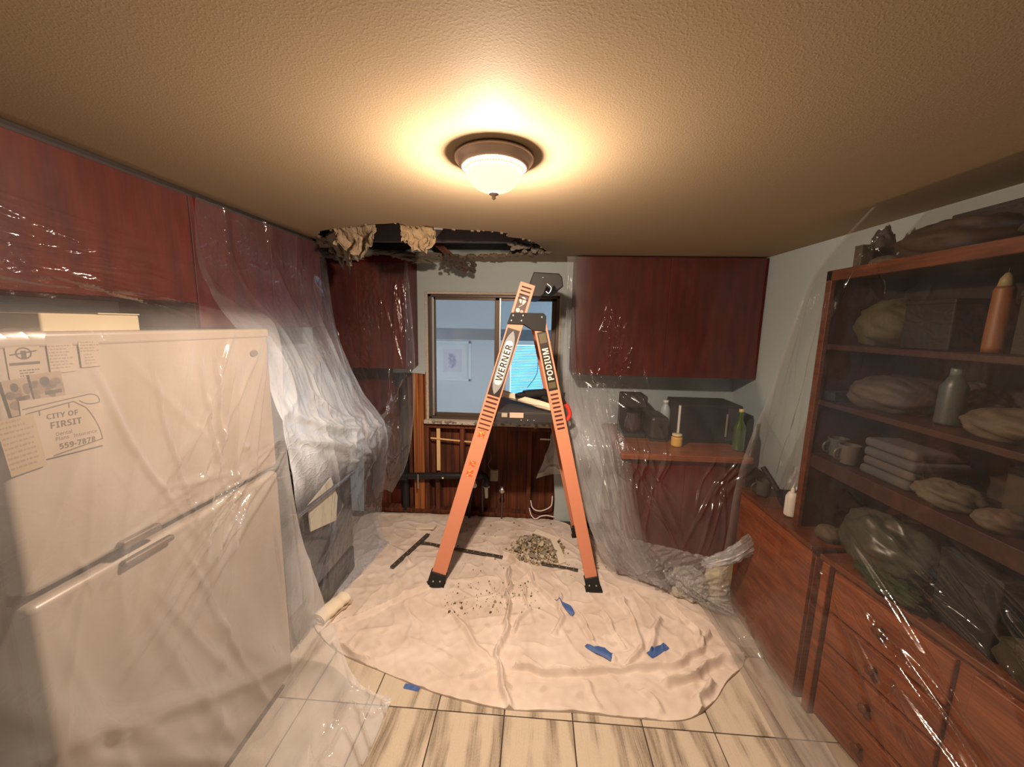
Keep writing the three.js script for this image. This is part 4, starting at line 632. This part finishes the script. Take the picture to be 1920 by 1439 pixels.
  for (const y of [0.29, 0.59, 0.89]) part('step', [box(0.085, 0.006, 2 * taper(y) - 0.03, xAt(railF, y), y, 0, 0.002), box(0.006, 0.04, 2 * taper(y) - 0.03, xAt(railF, y) - 0.04, y - 0.018, 0, 0.002), box(0.006, 0.03, 2 * taper(y) - 0.03, xAt(railF, y) + 0.04, y - 0.013, 0, 0.002)], M.aluminium, t);
  for (const y of [0.3, 0.75]) part('rear_brace', box(0.03, 0.025, 2 * taper(y) - 0.03, xAt(railR, y), y, 0, 0.003), M.aluminium, t);
  const py = 1.145, px0 = xAt(railF, py) - 0.02, px1 = xAt(railR, py) + 0.02;
  const pf = part('platform', [box(px1 - px0, 0.012, 0.5, (px0 + px1) / 2, py, 0, 0.003), box(px1 - px0 - 0.03, 0.055, 0.008, (px0 + px1) / 2, py - 0.028, 0.247, 0.002), box(px1 - px0 - 0.03, 0.055, 0.008, (px0 + px1) / 2, py - 0.028, -0.247, 0.002)], mat(lin(0.03, 0.026, 0.026), 0.55), t, 'dark standing platform');
  part('platform_label', box(0.085, 0.032, 0.001, (px0 + px1) / 2 - 0.04, py - 0.012, 0.2525), mat(lin(0.72, 0.42, 0.34), 0.6), pf, 'small pinkish label'); part('platform_label', box(0.035, 0.026, 0.001, (px0 + px1) / 2 - 0.115, py - 0.012, 0.2525), mat(lin(0.4, 0.36, 0.28), 0.6), pf);
  { const b = []; for (const k of [-0.01, 0.03, 0.07]) { const s = new THREE.SphereGeometry(0.005, 8, 6); s.translate((px0 + px1) / 2 + k, py - 0.043, 0.253); b.push(s); } part('rivet', b, M.steel, pf); }
  // hinge bracket at the junction of the rails
  for (const side of [1, -1]) {
    const z = side * (taper(1.72) + 0.006), f = (y) => xAt(railF, y);
    const g = plate([[f(1.7) - 0.05, 1.695], [f(1.7) + 0.048, 1.693], [0.085, 1.66], [0.155, 1.655], [0.158, 1.74], [0.142, 1.757], [f(1.76) - 0.045, 1.757]], 0.008, 0.002); g.translate(0, 0, z - (side > 0 ? 0 : 0.008));
    const b = part('hinge_bracket', g, M.blackMatte, t), s = [];
    for (const [x, y] of [[f(1.71) - 0.03, 1.712], [f(1.71) + 0.03, 1.712], [f(1.74) - 0.028, 1.742], [f(1.74) + 0.03, 1.742], [0.135, 1.735]]) { const q = new THREE.SphereGeometry(0.007, 10, 8); q.scale(1, 1, 0.5); q.translate(x, y, z + side * 0.011); s.push(q); }
    part('bolt', s, M.steel, b);
  }
  // top cap
  const cap = plate([[0.048, 1.86], [0.062, 1.93], [0.084, 1.99], [0.225, 1.985], [0.242, 1.968], [0.25, 1.92], [0.222, 1.9], [0.205, 1.925], [0.18, 1.905], [0.155, 1.92], [0.14, 1.875], [0.122, 1.86]], 0.5, 0.006); cap.translate(0, 0, -0.25);
  const cp = part('top_cap', cap, mat(lin(0.012, 0.011, 0.011), 0.62), t, 'moulded black plastic tool cap');
  const tray = []; for (let i = 0; i < 3; i++) tray.push(box(0.045, 0.006, 0.1, 0.12 + (i % 2) * 0.06, 1.991, -0.15 + i * 0.15, 0.002)); part('tool_slot', tray, M.black, cp);
  { const s = new THREE.SphereGeometry(0.006, 10, 8); s.translate(0.135, 1.965, 0.257); part('screw', s, M.steel, cp); }
  part('hook', tube([[0.16, 1.93, 0.256], [0.185, 1.905, 0.264], [0.17, 1.875, 0.264], [0.155, 1.885, 0.26]], 0.004), M.steel, cp, 'small steel hook');
  // things on the platform (world placed)
  const base = t.localToWorld(V((px0 + px1) / 2, py + 0.007, 0)); t.updateMatrixWorld(true);
  const W = (x, y, z) => { const p = t.localToWorld(V(x, y, z)); return [p.x, p.y, p.z]; };
  const roll = single('paper_roll', [(() => { const g = grid(60, 30, (u, v) => { const a = u * Math.PI * 2, r = 0.021 + 0.0025 * n2(Math.cos(a) * 1.5 + v * 4, Math.sin(a) * 1.5) + 0.003 * v; return [Math.cos(a) * r, Math.sin(a) * r, (v - 0.5) * 0.5]; }); return g; })(), new THREE.RingGeometry(0.011, 0.0245, 40).translate(0, 0, 0.25), new THREE.CylinderGeometry(0.011, 0.011, 0.4, 20, 1, true).rotateX(Math.PI / 2).translate(0, 0, 0.05)], mat(lin(0.72, 0.6, 0.44), 0.85, { side: THREE.DoubleSide }), 'pale cream paper roll lying across the ladder platform', 'paper roll', W(0.045, py + 0.052, 0.07));
  roll.rotation.set(0.1, 0.95, 0, 'YXZ');
  const dr = thing('cordless_drill', 'black and dark red cordless drill lying on the ladder platform', 'drill', W(0.135, py + 0.0075, 0.02), 0.5);
  part('motor_housing', [rod([-0.1, 0.075, 0], [0.06, 0.075, 0], 0.032, 0.034, 18)], M.blackMatte, dr); part('chuck', rod([-0.16, 0.075, 0], [-0.1, 0.075, 0], 0.014, 0.024, 16), M.black, dr); part('grip', rod([0.03, 0.055, 0], [0.055, 0.035, 0.1], 0.02, 0.02, 14), M.blackMatte, dr); part('battery', box(0.07, 0.055, 0.05, 0.06, 0.028, 0.12, 0.01), mat(lin(0.36, 0.03, 0.02), 0.45), dr, 'dark red battery pack'); part('collar', rod([0.055, 0.075, 0], [0.075, 0.075, 0], 0.033, 0.024, 18), mat(lin(0.3, 0.03, 0.02), 0.45), dr);
  const cl = thing('spring_clamp', 'red spring clamp hanging at the right rear ladder rail', 'clamp', W(0.3, py + 0.03, 0.2), 0.1);
  part('jaw', tube([[0, 0.03, 0], [0.022, 0.0, 0], [0.035, -0.045, 0], [0.02, -0.08, 0]], 0.014, 10), mat(lin(0.62, 0.05, 0.03), 0.45), cl); part('handle', tube([[0, 0.03, 0.01], [-0.015, 0.065, 0.01], [-0.01, 0.1, 0.01]], 0.009, 8), M.blackMatte, cl);
}

// ---------------------------------------------------------------- plumbing in the open wall
{
  const z = ZB + 0.03;
  const dp = thing('drain_pipe', 'black plastic drain pipe running across the open wall studs', 'pipe', [0, 0, 0]);
  part('run', rod([-1.12, 0.365, z], [-0.46, 0.4, z], 0.03, 0.03, 20), M.abs, dp); part('stack', rod([-1.14, 0.02, ZB - 0.05], [-1.14, 1.3, ZB - 0.05], 0.036, 0.036, 20), M.abs, dp);
  part('coupling', [rod([-1.16, 0.362, z], [-1.09, 0.366, z], 0.038, 0.038, 20), rod([-0.52, 0.396, z], [-0.43, 0.4, z], 0.038, 0.038, 20)], M.abs, dp); part('trap_arm', tube([[-0.44, 0.4, z], [-0.4, 0.4, z + 0.03], [-0.39, 0.36, z + 0.05], [-0.4, 0.33, z + 0.04]], 0.026, 14), M.abs, dp); part('pipe_strap', box(0.012, 0.13, 0.006, -0.992, 0.335, z + 0.033, 0.002), M.aluminium, dp, 'pale vertical strap'); part('screw', new THREE.SphereGeometry(0.009, 10, 8).translate(-0.775, 0.375, z + 0.03), M.white, dp);
  const valve = (name, label, x, y, m1) => { const t = thing(name, label, 'valve', [x, y, z]); part('body', rod([0, -0.03, 0], [0, 0.03, 0], 0.014, 0.014), M.steel, t); part('handle', lathe([[0, 0], [0.022, 0.001], [0.024, 0.006], [0.012, 0.012], [0, 0.013]], 20).rotateX(Math.PI / 2).translate(0, 0, 0.022), m1, t); part('stub', rod([0, 0, -0.04], [0, 0, 0.022], 0.009), M.copper, t); return t; };
  valve('shutoff_valve', 'chrome shutoff valve on the thin pipe in the middle of the open wall', -0.26, 0.28, M.steel); valve('shutoff_valve', 'white-handled shutoff valve just right of the left ladder rail', -0.5, 0.32, M.white);
  const pipe = (label, pts, r, m) => single('supply_pipe', tube(pts, r, 12, 20), m, label, 'pipe');
  pipe('thin dark supply pipe rising from the cloth under the chrome valve', [[-0.26, 0.012, z + 0.005], [-0.258, 0.12, z], [-0.26, 0.252, z]], 0.008, M.darkSteel);
  pipe('black hose hanging from the white-handled valve', [[-0.545, 0.0, z + 0.02], [-0.54, 0.12, z + 0.02], [-0.52, 0.24, z + 0.01], [-0.5, 0.29, z]], 0.01, M.black);
  pipe('grey vertical pipe behind the black hose', [[-0.44, 0.02, ZB - 0.03], [-0.44, 0.2, ZB - 0.03], [-0.43, 0.36, ZB - 0.02]], 0.014, M.darkSteel);
  single('hanging_fitting', [rod([-0.395, 0.2, z], [-0.4, 0.31, z], 0.014, 0.017), rod([-0.42, 0.3, z], [-0.37, 0.3, z], 0.008, 0.008)], M.white, 'pale grey plastic fitting hanging under the black drain end', 'fitting');
  single('electrical_box', [box(0.07, 0.1, 0.04, 0, 0, 0, 0.004), box(0.05, 0.03, 0.006, 0, 0.01, 0.022, 0.002)], mat(lin(0.3, 0.25, 0.2), 0.6), 'grey electrical box beside the black drain end', 'electrical box', [-0.335, 0.39, ZB - 0.02]);
  const wire = (label, pts) => single('wire', tube(pts, 0.005, 8, 40), M.white, label, 'wire');
  wire('upper white cable looping out of the open wall at the right', [[-0.01, 0.17, ZB - 0.02], [0.01, 0.12, z - 0.01], [0.06, 0.1, z], [0.12, 0.115, z], [0.17, 0.15, z - 0.01], [0.18, 0.22, ZB - 0.02]]);
  wire('lower white cable looping along the sill plate at the right', [[-0.02, 0.1, ZB - 0.02], [0.0, 0.05, z - 0.01], [0.035, 0.024, z], [0.08, 0.05, z], [0.13, 0.062, z], [0.2, 0.045, z - 0.01]]);
  single('wall_clip', box(0.09, 0.014, 0.012, 0, 0, 0, 0.003), M.white, 'small white clip on the brown boards right of the window ledge', 'clip', [0.1, 0.735, ZB - 0.012]);
  const cord = single('loose_cord', tube([[-0.385, 0.64, ZB - 0.02], [-0.36, 0.56, z], [-0.385, 0.5, z], [-0.35, 0.45, z]], 0.004, 8, 30), M.darkSteel, 'thin dark cord dangling above the black drain end', 'cord');
}
// ---------------------------------------------------------------- debris hanging from the ceiling hole
{
  // torn board hanging from its hinge line a-b: drop long, curling towards z, with a ragged free edge
  const flap = (label, a, b, drop, curl, m, seed) => {
    const nu = 40, nv = 16, q = (u) => drop * (0.55 + 0.45 * Math.sin(Math.PI * u) + 0.22 * n2(u * 4 + seed, 1) + 0.1 * n2(u * 14 + seed, 5)), at = (u, v, t) => { const d = Math.max(0.01, q(u)) * v, ang = 0.15 + curl * v + 0.25 * n2(u * 3 + seed, v * 2); return [lerp(a[0], b[0], u) + 0.02 * n2(u * 6, v * 3 + seed) * v, H + 0.008 - d * Math.sin(ang) + t, lerp(a[1], b[1], u) - d * Math.cos(ang) + 0.004 * n2(u * 18, v * 9)]; };
    const top = grid(nu, nv, (u, v) => at(u, v, 0.009)), low = grid(nu, nv, (u, v) => at(1 - u, v, 0)), edge = grid(nu, 1, (u, v) => at(u, 1, 0.009 * (1 - v)));
    return single('drywall_flap', [top, low, edge], m, label, 'drywall flap');
  };
  const fm = (c) => mat(lin(...c), 0.9, { side: THREE.DoubleSide, bumpMap: rep(T.mottle, 0.1), bumpScale: 0.006 });
  flap('curled cream drywall flap hanging at the left of the ceiling hole', [-1.12, -2.11], [-0.86, -2.03], 0.17, 1.15, fm([0.3, 0.22, 0.14]), 3);
  flap('curled cream drywall flap hanging in the middle of the ceiling hole', [-0.73, -2.05], [-0.56, -2.1], 0.13, 1.2, fm([0.3, 0.21, 0.12]), 8);
  flap('broad sagging drywall piece at the far left of the ceiling hole', [-1.33, -2.4], [-1.06, -2.12], 0.26, 0.5, fm([0.3, 0.25, 0.19]), 13);
  const hl = thing('broken_lath', 'broken lath with clinging plaster hanging from the ceiling hole above the window', 'lath', [-0.62, H - 0.02, -2.93]);
  part('strip', slab2([-0.18, 0.14], [0.09, -0.09], 0.045, 0.03, 0.02), M.board, hl); const cl = []; const q = rngOf(66); for (let i = 0; i < 170; i++) { const g = chunk(0.006 + 0.013 * q(), 300 + i, 0.7), u = q(); g.translate(-0.08 + 0.24 * u, -0.075 + 0.06 * q() * (1 - u) + 0.07 * q() - 0.03 * u, 0.02 + 0.04 * q()); cl.push(g); }
  part('clinging_plaster', cl, M.plasterDark, hl).userData.kind = 'stuff';
  const ledge = []; for (let i = 0; i < 420; i++) { const u = q(), g = chunk(0.008 + 0.016 * q(), 600 + i, 0.5); g.scale(1.2 + 2.4 * q(), 1, 1.3); g.rotateZ(0.5 * (q() - 0.5)); const x = lerp(-1.5, -0.74, u), z = lerp(-2.74, -2.83, u); g.translate(x, H - 0.012 - 0.06 * q() * (0.5 + 0.5 * Math.sin(u * 9)), z + 0.06 * q()); ledge.push(g); }
  const lg = single('hanging_plaster', ledge, mat(lin(0.33, 0.27, 0.21), 0.95, { bumpMap: rep(T.mottle, 0.06), bumpScale: 0.008 }), 'ragged strip of hanging plaster along the back of the ceiling hole', 'plaster', [0, 0, 0]); lg.userData.kind = 'stuff';
  const nib = []; for (let i = 0; i < 60; i++) { const u = q(), g = chunk(0.008 + 0.014 * q(), 1600 + i, 0.7); g.translate(lerp(-0.2, 0.06, u), H + 0.0 - 0.012 * q() + 0.05 * q(), lerp(-2.62, -2.8, u) - 0.06 * q()); nib.push(g); }
  const nb = single('hanging_plaster', nib, M.plaster, 'crumbly pale plaster at the right tip of the ceiling hole', 'plaster', [0, 0, 0]); nb.userData.kind = 'stuff';
}

// ---------------------------------------------------------------- plastic film
const creases = (u, v, su, sv, k) => ridge(n2(u * su + k, v * sv)) ** 3;
// pulled folds: n thin ridges between (u, v) boxes a and b; each [u0, v0, u1, v1, height, width in u]
function pulled(seed, n, a, b, height, width) {
  const q = rngOf(seed), list = [];
  for (let i = 0; i < n; i++) list.push([lerp(a[0], a[2], q()), lerp(a[1], a[3], q()), lerp(b[0], b[2], q()), lerp(b[1], b[3], q()), height * (0.4 + 0.9 * q()), width * (0.6 + 0.8 * q())]);
  return (u, v) => { let h = 0; for (const [x, y, X, Y, k, w] of list) { const dx = X - x, dy = Y - y, t = ((u - x) * dx + (v - y) * dy) / (dx * dx + dy * dy); if (t < 0 || t > 1) continue; const d = Math.abs((u - x) * dy - (v - y) * dx) / Math.hypot(dx, dy); if (d < w * 2) h += k * Math.exp(-d * d / (w * w * 0.5)) * Math.sin(Math.PI * t) ** 0.7; } return h; };
}
{
  const L = (a, b, t) => lerp(a, b, t);
  // over the fridge: ceiling line, fridge top, its front, the floor
  const zs = [0.15, -0.3, -0.68, -0.95, -1.22, -1.5], row = (f) => zs.map((z, i) => f(z, i, i / 5));
  const r1 = [
    row((z) => [-1.352, 2.172, z]), row((z) => [-1.34, 1.97, z]), row((z, i) => [-1.24 - 0.03 * (i % 2), 1.79, z]), row((z) => [FX + 0.026, 1.676, z]), row((z, i) => [FX + 0.03 + 0.006 * (i % 2), 1.35, z]),
    row((z, i) => [FX + 0.036 + 0.004 * (i % 2), 1.08, z]), row((z, i, t) => [FX + 0.04 + 0.015 * t, 0.75, z - 0.03 * t * t]), row((z, i, t) => [FX + 0.06 + 0.05 * t, 0.42, z - 0.07 * t ** 4]), row((z, i, t) => [FX + 0.09 + 0.08 * t, 0.16, z - 0.09 * t ** 4]), row((z, i, t) => [FX + 0.2 + 0.09 * t, 0.025, z - 0.02]), row((z, i, t) => [FX + 0.42 + 0.06 * t, 0.02, z * 0.93 - 0.06]),
  ];
  const pA = pulled(3, 14, [0.45, 0.3, 1, 0.34], [0.5, 0.42, 0.85, 0.56], 0.012, 0.006), pB = pulled(4, 14, [0.75, 0.42, 1, 0.5], [0.45, 0.5, 0.75, 0.62], 0.012, 0.006), pC = pulled(8, 26, [0.05, 0.03, 0.5, 0.2], [0.7, 0.1, 1, 0.3], 0.011, 0.005), pD = pulled(6, 14, [0.2, 0.5, 1, 0.55], [0.3, 0.75, 1, 0.85], 0.014, 0.014), pE = pulled(9, 12, [0.3, 0.44, 0.9, 0.52], [0.36, 0.43, 1, 0.5], 0.01, 0.005);
  const g = surface(r1, 230, 360, (u, v) => 0.004 + pA(u, v) + pB(u, v) + pC(u, v) + pD(u, v) + pE(u, v) + 0.006 * creases(u + v * 0.6, v, 6, 2.2, 3) * smooth(v, 0.32, 0.4) + smooth(v, 0.86, 0.93) * 0.03 * creases(u, v, 12, 14, 2) + 0.0016 * n2(u * 9, v * 7));
  single('plastic_sheet', g, film2((u, v) => smooth(u, 0.26, 0.42) * (0.1 * smooth(v, 0.24, 0.34) + 0.16 * smooth(v, 0.55, 0.85) + 0.12 * smooth(u, 0.86, 1) * smooth(v, 0.3, 0.5)) + 0.016, 0.1, 0.0011, 0.9, 0.4, 0.75), 'clear plastic sheet draped over the fridge and the cabinets above it', 'plastic sheet');
  // from the upper cabinets over the range to the cloth
  const cols = [0, 0.2, 0.4, 0.6, 0.8, 1], rc = (f) => cols.map((t) => f(t));
  const r2 = [
    rc((t) => [-1.345, 2.17, L(-1.5, -2.44, t)]), rc((t) => [-1.342, 1.85, L(-1.5, -2.47, t)]), rc((t) => [L(-1.16, -1.32, t) + 0.015 * Math.sin(t * 11), 1.55, L(-1.52, -2.56, t)]), rc((t) => [L(-1.07, -1.24, t), 1.2, L(-1.53, -2.66, t)]), rc((t) => [L(-1.05, -1.1, t), 0.93, L(-1.54, -2.72, t)]),
    rc((t) => [L(-1.1, -1.12, t), 0.6, L(-1.56, -2.72, t)]), rc((t) => [L(-1.16, -1.15, t), 0.25, L(-1.62, -2.7, t)]), rc((t) => [L(-1.19, -1.13, t), 0.06, L(-1.68, -2.68, t)]), rc((t) => [L(-1.2, -1.07, t), 0.045, L(-1.72, -2.64, t)]),
  ];
  const qA = pulled(21, 12, [0, 0.3, 0.3, 0.4], [0.55, 0.42, 0.95, 0.6], 0.012, 0.012), qB = pulled(22, 16, [0.2, 0.5, 1, 0.56], [0, 0.62, 0.6, 0.9], 0.014, 0.014), qC = pulled(23, 14, [0.3, 0.38, 1, 0.52], [0.5, 0.46, 1, 0.6], 0.012, 0.01);
  const g2 = surface(r2, 240, 280, (u, v) => 0.014 * creases(u + 0.4 * v, v - u, 2.6, 2.2, 11) + qA(u, v) + qB(u, v) + qC(u, v) + 0.012 * smooth(v, 0.82, 0.95) * creases(u, v, 14, 8, 3) + 0.0015 * n2(u * 22, v * 18));
  single('plastic_sheet', g2, film2((u, v) => 0.03 + 0.42 * smooth(v, 0.12, 0.36) - 0.43 * smooth(v, 0.46, 0.56) * (1 - 0.15 * u), 0.12, 0.004, 0.8, 0.4, 0.8, lin(0.84, 0.9, 1)), 'crumpled plastic sheet hanging over the black range at the left wall', 'plastic sheet');  // whitish haze and blue tint paint the window daylight onto this sheet
  // strip over the corner cabinet left of the window
  const r3 = [[-1.6, -1.25, -0.95], [-1.58, -1.24, -0.94], [-1.5, -1.2, -0.91], [-1.4, -1.15, -0.9], [-1.3, -1.12, -0.93], [-1.28, -1.16, -1.0], [-1.3, -1.22, -1.14]].map((xs, k) => { const y = [2.13, 1.93, 1.6, 1.25, 0.9, 0.6, 0.33][k]; return [xs[0], (xs[0] + xs[1]) / 2, xs[1], (xs[1] + xs[2]) / 2, xs[2]].map((x, i) => [x, y + (k === 6 ? 0.05 * (i % 2) : 0), -2.838 + 0.06 * Math.sin(k * 0.9 + i * 1.3) * (k / 6)]); });
  const sA = pulled(31, 9, [0.6, 0.05, 0.95, 0.2], [0.5, 0.4, 0.95, 0.6], 0.012, 0.012), sB = pulled(32, 16, [0.55, 0.4, 1, 0.6], [0.2, 0.6, 0.8, 0.9], 0.034, 0.016), sC = pulled(33, 12, [0.4, 0.55, 1, 0.8], [0.1, 0.6, 0.9, 0.95], 0.026, 0.014);
  const g3 = surface(r3, 200, 360, (u, v) => 0.003 + sA(u, v) + sB(u, v) + sC(u, v) + 0.012 * smooth(u, 0.9, 1) * creases(u, v, 3, 3, 8) + 0.0015 * n2(u * 16, v * 26));
  single('plastic_sheet', g3, film2((u, v) => 0.02 + 0.05 * smooth(v, 0.4, 0.75) + 0.08 * smooth(u, 0.93, 1), 0.12, 0.002, 0.3, 0.7, 1), 'glossy wrinkled plastic strip hanging over the corner cabinet left of the window', 'plastic sheet');
  // over the right cabinets and counter
  const cx = [0, 0.17, 0.34, 0.5, 0.67, 0.84, 1], rx = (f) => cx.map((t, i) => f(t, i));
  const r4 = [
    rx((t) => [L(0.2, 1.56, t), 2.185, -2.84]), rx((t) => [L(0.21, 1.56, t), 1.9, -2.842]), rx((t) => [L(0.2, 1.56, t), 1.6, -2.838]), rx((t) => [L(0.2, 1.57, t), 1.34, -2.82]), rx((t) => [L(0.21, 1.55, t), 1.12, -2.64]), rx((t) => [L(0.26, 1.54, t), 0.93, -2.36]),
    rx((t) => [L(0.3, 1.5, t), L(0.7, 0.78, t), L(-2.45, -2.3, t)]), rx((t) => [L(0.38, 1.44, t), L(0.42, 0.66, t), L(-2.5, -2.24, t) + 0.08 * Math.sin(t * 3.1)]), rx((t) => [L(0.48, 1.36, t), L(0.16, 0.5, t), L(-2.46, -2.2, t) + 0.1 * Math.sin(t * 3.1)]), rx((t) => [L(0.6, 1.22, t), L(0.03, 0.36, t), L(-2.4, -2.18, t) + 0.1 * Math.sin(t * 3.1)]),
  ];
  const tA = pulled(41, 9, [0.0, 0.03, 0.05, 0.12], [0.02, 0.4, 0.16, 0.55], 0.022, 0.007), tB = pulled(42, 34, [0.1, 0.3, 0.45, 0.36], [0.1, 0.38, 0.5, 0.46], 0.012, 0.006), tC = pulled(43, 12, [0.0, 0.45, 0.5, 0.55], [0.2, 0.7, 0.6, 0.95], 0.016, 0.012), tD = pulled(44, 9, [0.6, 0.45, 1, 0.6], [0.4, 0.7, 0.8, 1], 0.01, 0.014);
  const patch = (u, v) => smooth(Math.hypot((u - 0.27 - 0.3 * (v - 0.23)) / 0.1, (v - 0.23) / 0.13), 1, 0.25);
  const g4 = surface(r4, 330, 320, (u, v) => 0.004 + tA(u, v) + tB(u, v) + tC(u, v) + tD(u, v) + 0.03 * patch(u, v) * creases(u + 0.15 * v, v, 19, 13, 5) + 0.001 * n2(u * 12, v * 9));
  single('plastic_sheet', g4, film2((u, v) => 0.016 + 0.02 * smooth(v, 0.3, 0.42) + 0.12 * smooth(u, 0.14, 0.0), 0.11, 0.00025, 0.7, 0.7, 0.5), 'plastic sheet hanging from the ceiling over the right cabinets and counter', 'plastic sheet');
  // a second layer overlapping its left side
  const r4c = [[0.205, 0.36, 0.5], [0.2, 0.38, 0.56], [0.25, 0.42, 0.62], [0.3, 0.48, 0.66], [0.38, 0.54, 0.72], [0.5, 0.66, 0.84], [0.62, 0.76, 0.92]].map((xs, k) => xs.map((x, i) => [x, [1.3, 1.1, 0.9, 0.66, 0.4, 0.15, 0.04][k], [-2.8, -2.66, -2.5, -2.42, -2.39, -2.36, -2.34][k] - 0.1 * (1 - i / 2) + 0.03 * i]));
  const oA = pulled(71, 14, [0, 0, 1, 0.3], [0.2, 0.6, 1, 1], 0.018, 0.025);
  single('plastic_sheet', surface(r4c, 110, 200, (u, v) => oA(u, v) + 0.01 * creases(u + v, v, 3, 2, 6)), film2((u, v) => 0.22 * smooth(u, 1, 0.6) * smooth(v, 0, 0.25) + 0.02, 0.19, 0.003, 0.5, 0.5, 0.9), 'second milky plastic layer beside the right ladder leg', 'plastic sheet');
  // its gathered lower edge, and the part lying on the floor
  const rope = grid(40, 160, (u, v) => { const c = along([[1.52, 0.92, -2.2], [1.44, 0.74, -2.15], [1.3, 0.56, -2.1], [1.14, 0.43, -2.08], [1.0, 0.36, -2.1]], v), a = u * Math.PI * 2, r = (0.02 + 0.018 * Math.sin(v * 3.1)) * (1 + 0.6 * (ridge(n2(Math.cos(a) * 1.6 + v * 1.5, Math.sin(a) * 1.6 + v * 2)) - 0.4)); return [c[0] + Math.cos(a) * r * 0.5, c[1] + Math.sin(a) * r, c[2] + Math.cos(a) * r * 0.9]; });
  single('plastic_sheet', rope, film(0.22, 0.2, 0.006, 0.2, 0.5), 'twisted bunched plastic edge slung diagonally below the right counter', 'plastic sheet');
  const r4b = [rx((t) => [L(0.5, 1.15, t), L(0.3, 0.36, t), L(-2.5, -2.14, t)]), rx((t) => [L(0.54, 1.18, t), L(0.14, 0.16, t), L(-2.52, -2.12, t)]), rx((t) => [L(0.6, 1.2, t), 0.06, L(-2.5, -2.1, t)]), rx((t) => [L(0.66, 1.22, t), 0.04, L(-2.44, -2.06, t)])];
  const uA = pulled(51, 20, [0, 0, 1, 0.2], [0, 0.6, 1, 1], 0.025, 0.02);
  single('plastic_sheet', surface(r4b, 180, 90, (u, v) => uA(u, v) + 0.016 * creases(u + v, v, 9, 4, 6)), film(0.16, 0.2, 0.006, 0.3), 'puddled plastic hem on the floor in front of the right counter', 'plastic sheet');
  // loose corner left of the sheet
  const r5 = [[[0.15, 0.84, -3.1], [0.2, 0.85, -3.08], [0.24, 0.86, -3.05]], [[0.13, 0.72, -3.06], [0.19, 0.72, -3.02], [0.25, 0.74, -2.98]], [[0.08, 0.58, -3.03], [0.17, 0.58, -3.0], [0.26, 0.62, -2.95]], [[0.03, 0.45, -3.02], [0.14, 0.5, -2.99], [0.27, 0.54, -2.93]]];
  single('plastic_sheet', surface(r5, 50, 60, (u, v) => 0.02 * creases(u, v, 2, 1.4, 9)), film(0.4, 0.22, 0.004, 0.25), 'loose pointed plastic corner dangling before the open wall', 'plastic sheet');
  // right wall sheet over hutch and chests
  const r6z = [[-1.7, -1.6, -1.45, -1.2, -0.9, -0.55, -0.2], [-1.9, -1.76, -1.55, -1.25, -0.92, -0.57, -0.2], [-2.0, -1.83, -1.58, -1.27, -0.94, -0.58, -0.2], [-2.1, -1.88, -1.6, -1.28, -0.94, -0.58, -0.2], [-2.2, -1.93, -1.62, -1.29, -0.94, -0.58, -0.2], [-2.25, -1.95, -1.65, -1.3, -0.95, -0.6, -0.2]];
  const rz = (k, x, y, dz = 0, wob = 0) => r6z[Math.min(k, 5)].map((z, i) => [x + wob * Math.sin(i * 1.7), y, z + dz]);
  const r6 = [rz(0, 1.31, 2.188), rz(1, 1.255, 1.95), rz(2, 1.24, 1.65), rz(3, 1.24, 1.35), rz(4, 1.222, 1.05), rz(5, 1.205, 0.78), rz(5, 1.19, 0.5), rz(5, 1.17, 0.25), rz(5, 1.13, 0.09, 0.03, 0.01), rz(5, 1.03, 0.06, 0.06, 0.012)];
  const vA = pulled(61, 12, [0.38, 0.42, 0.72, 0.5], [0.62, 0.53, 0.98, 0.62], 0.018, 0.006), vB = pulled(62, 11, [0.28, 0.55, 0.55, 0.62], [0.55, 0.66, 0.85, 0.78], 0.018, 0.006), vC = pulled(63, 10, [0, 0.1, 0.25, 0.3], [0, 0.5, 0.3, 0.7], 0.008, 0.012), vD = pulled(64, 22, [0, 0.78, 1, 0.86], [0, 0.92, 1, 1], 0.03, 0.02), vE = pulled(65, 10, [0.05, 0.02, 0.3, 0.06], [0.2, 0.1, 1, 0.16], 0.01, 0.008);
  const g6 = surface(r6, 470, 560, (u, v) => -(0.003 + vA(u, v) + vB(u, v) + vC(u, v) + vD(u, v) + vE(u, v) + 0.0012 * n2(u * 10, v * 8)));
  single('plastic_sheet', g6, film2((u, v) => 0.014 + 0.2 * smooth(v, 0.78, 0.9) + 0.1 * smooth(u, 0.06, 0), 0.1, 0.0014, 1.2, 0.6, 0.6, lin(0.78, 0.75, 0.72)), 'hazy plastic sheet covering the hutch and chests along the right wall', 'plastic sheet');
}
renderer.render(scene, camera);
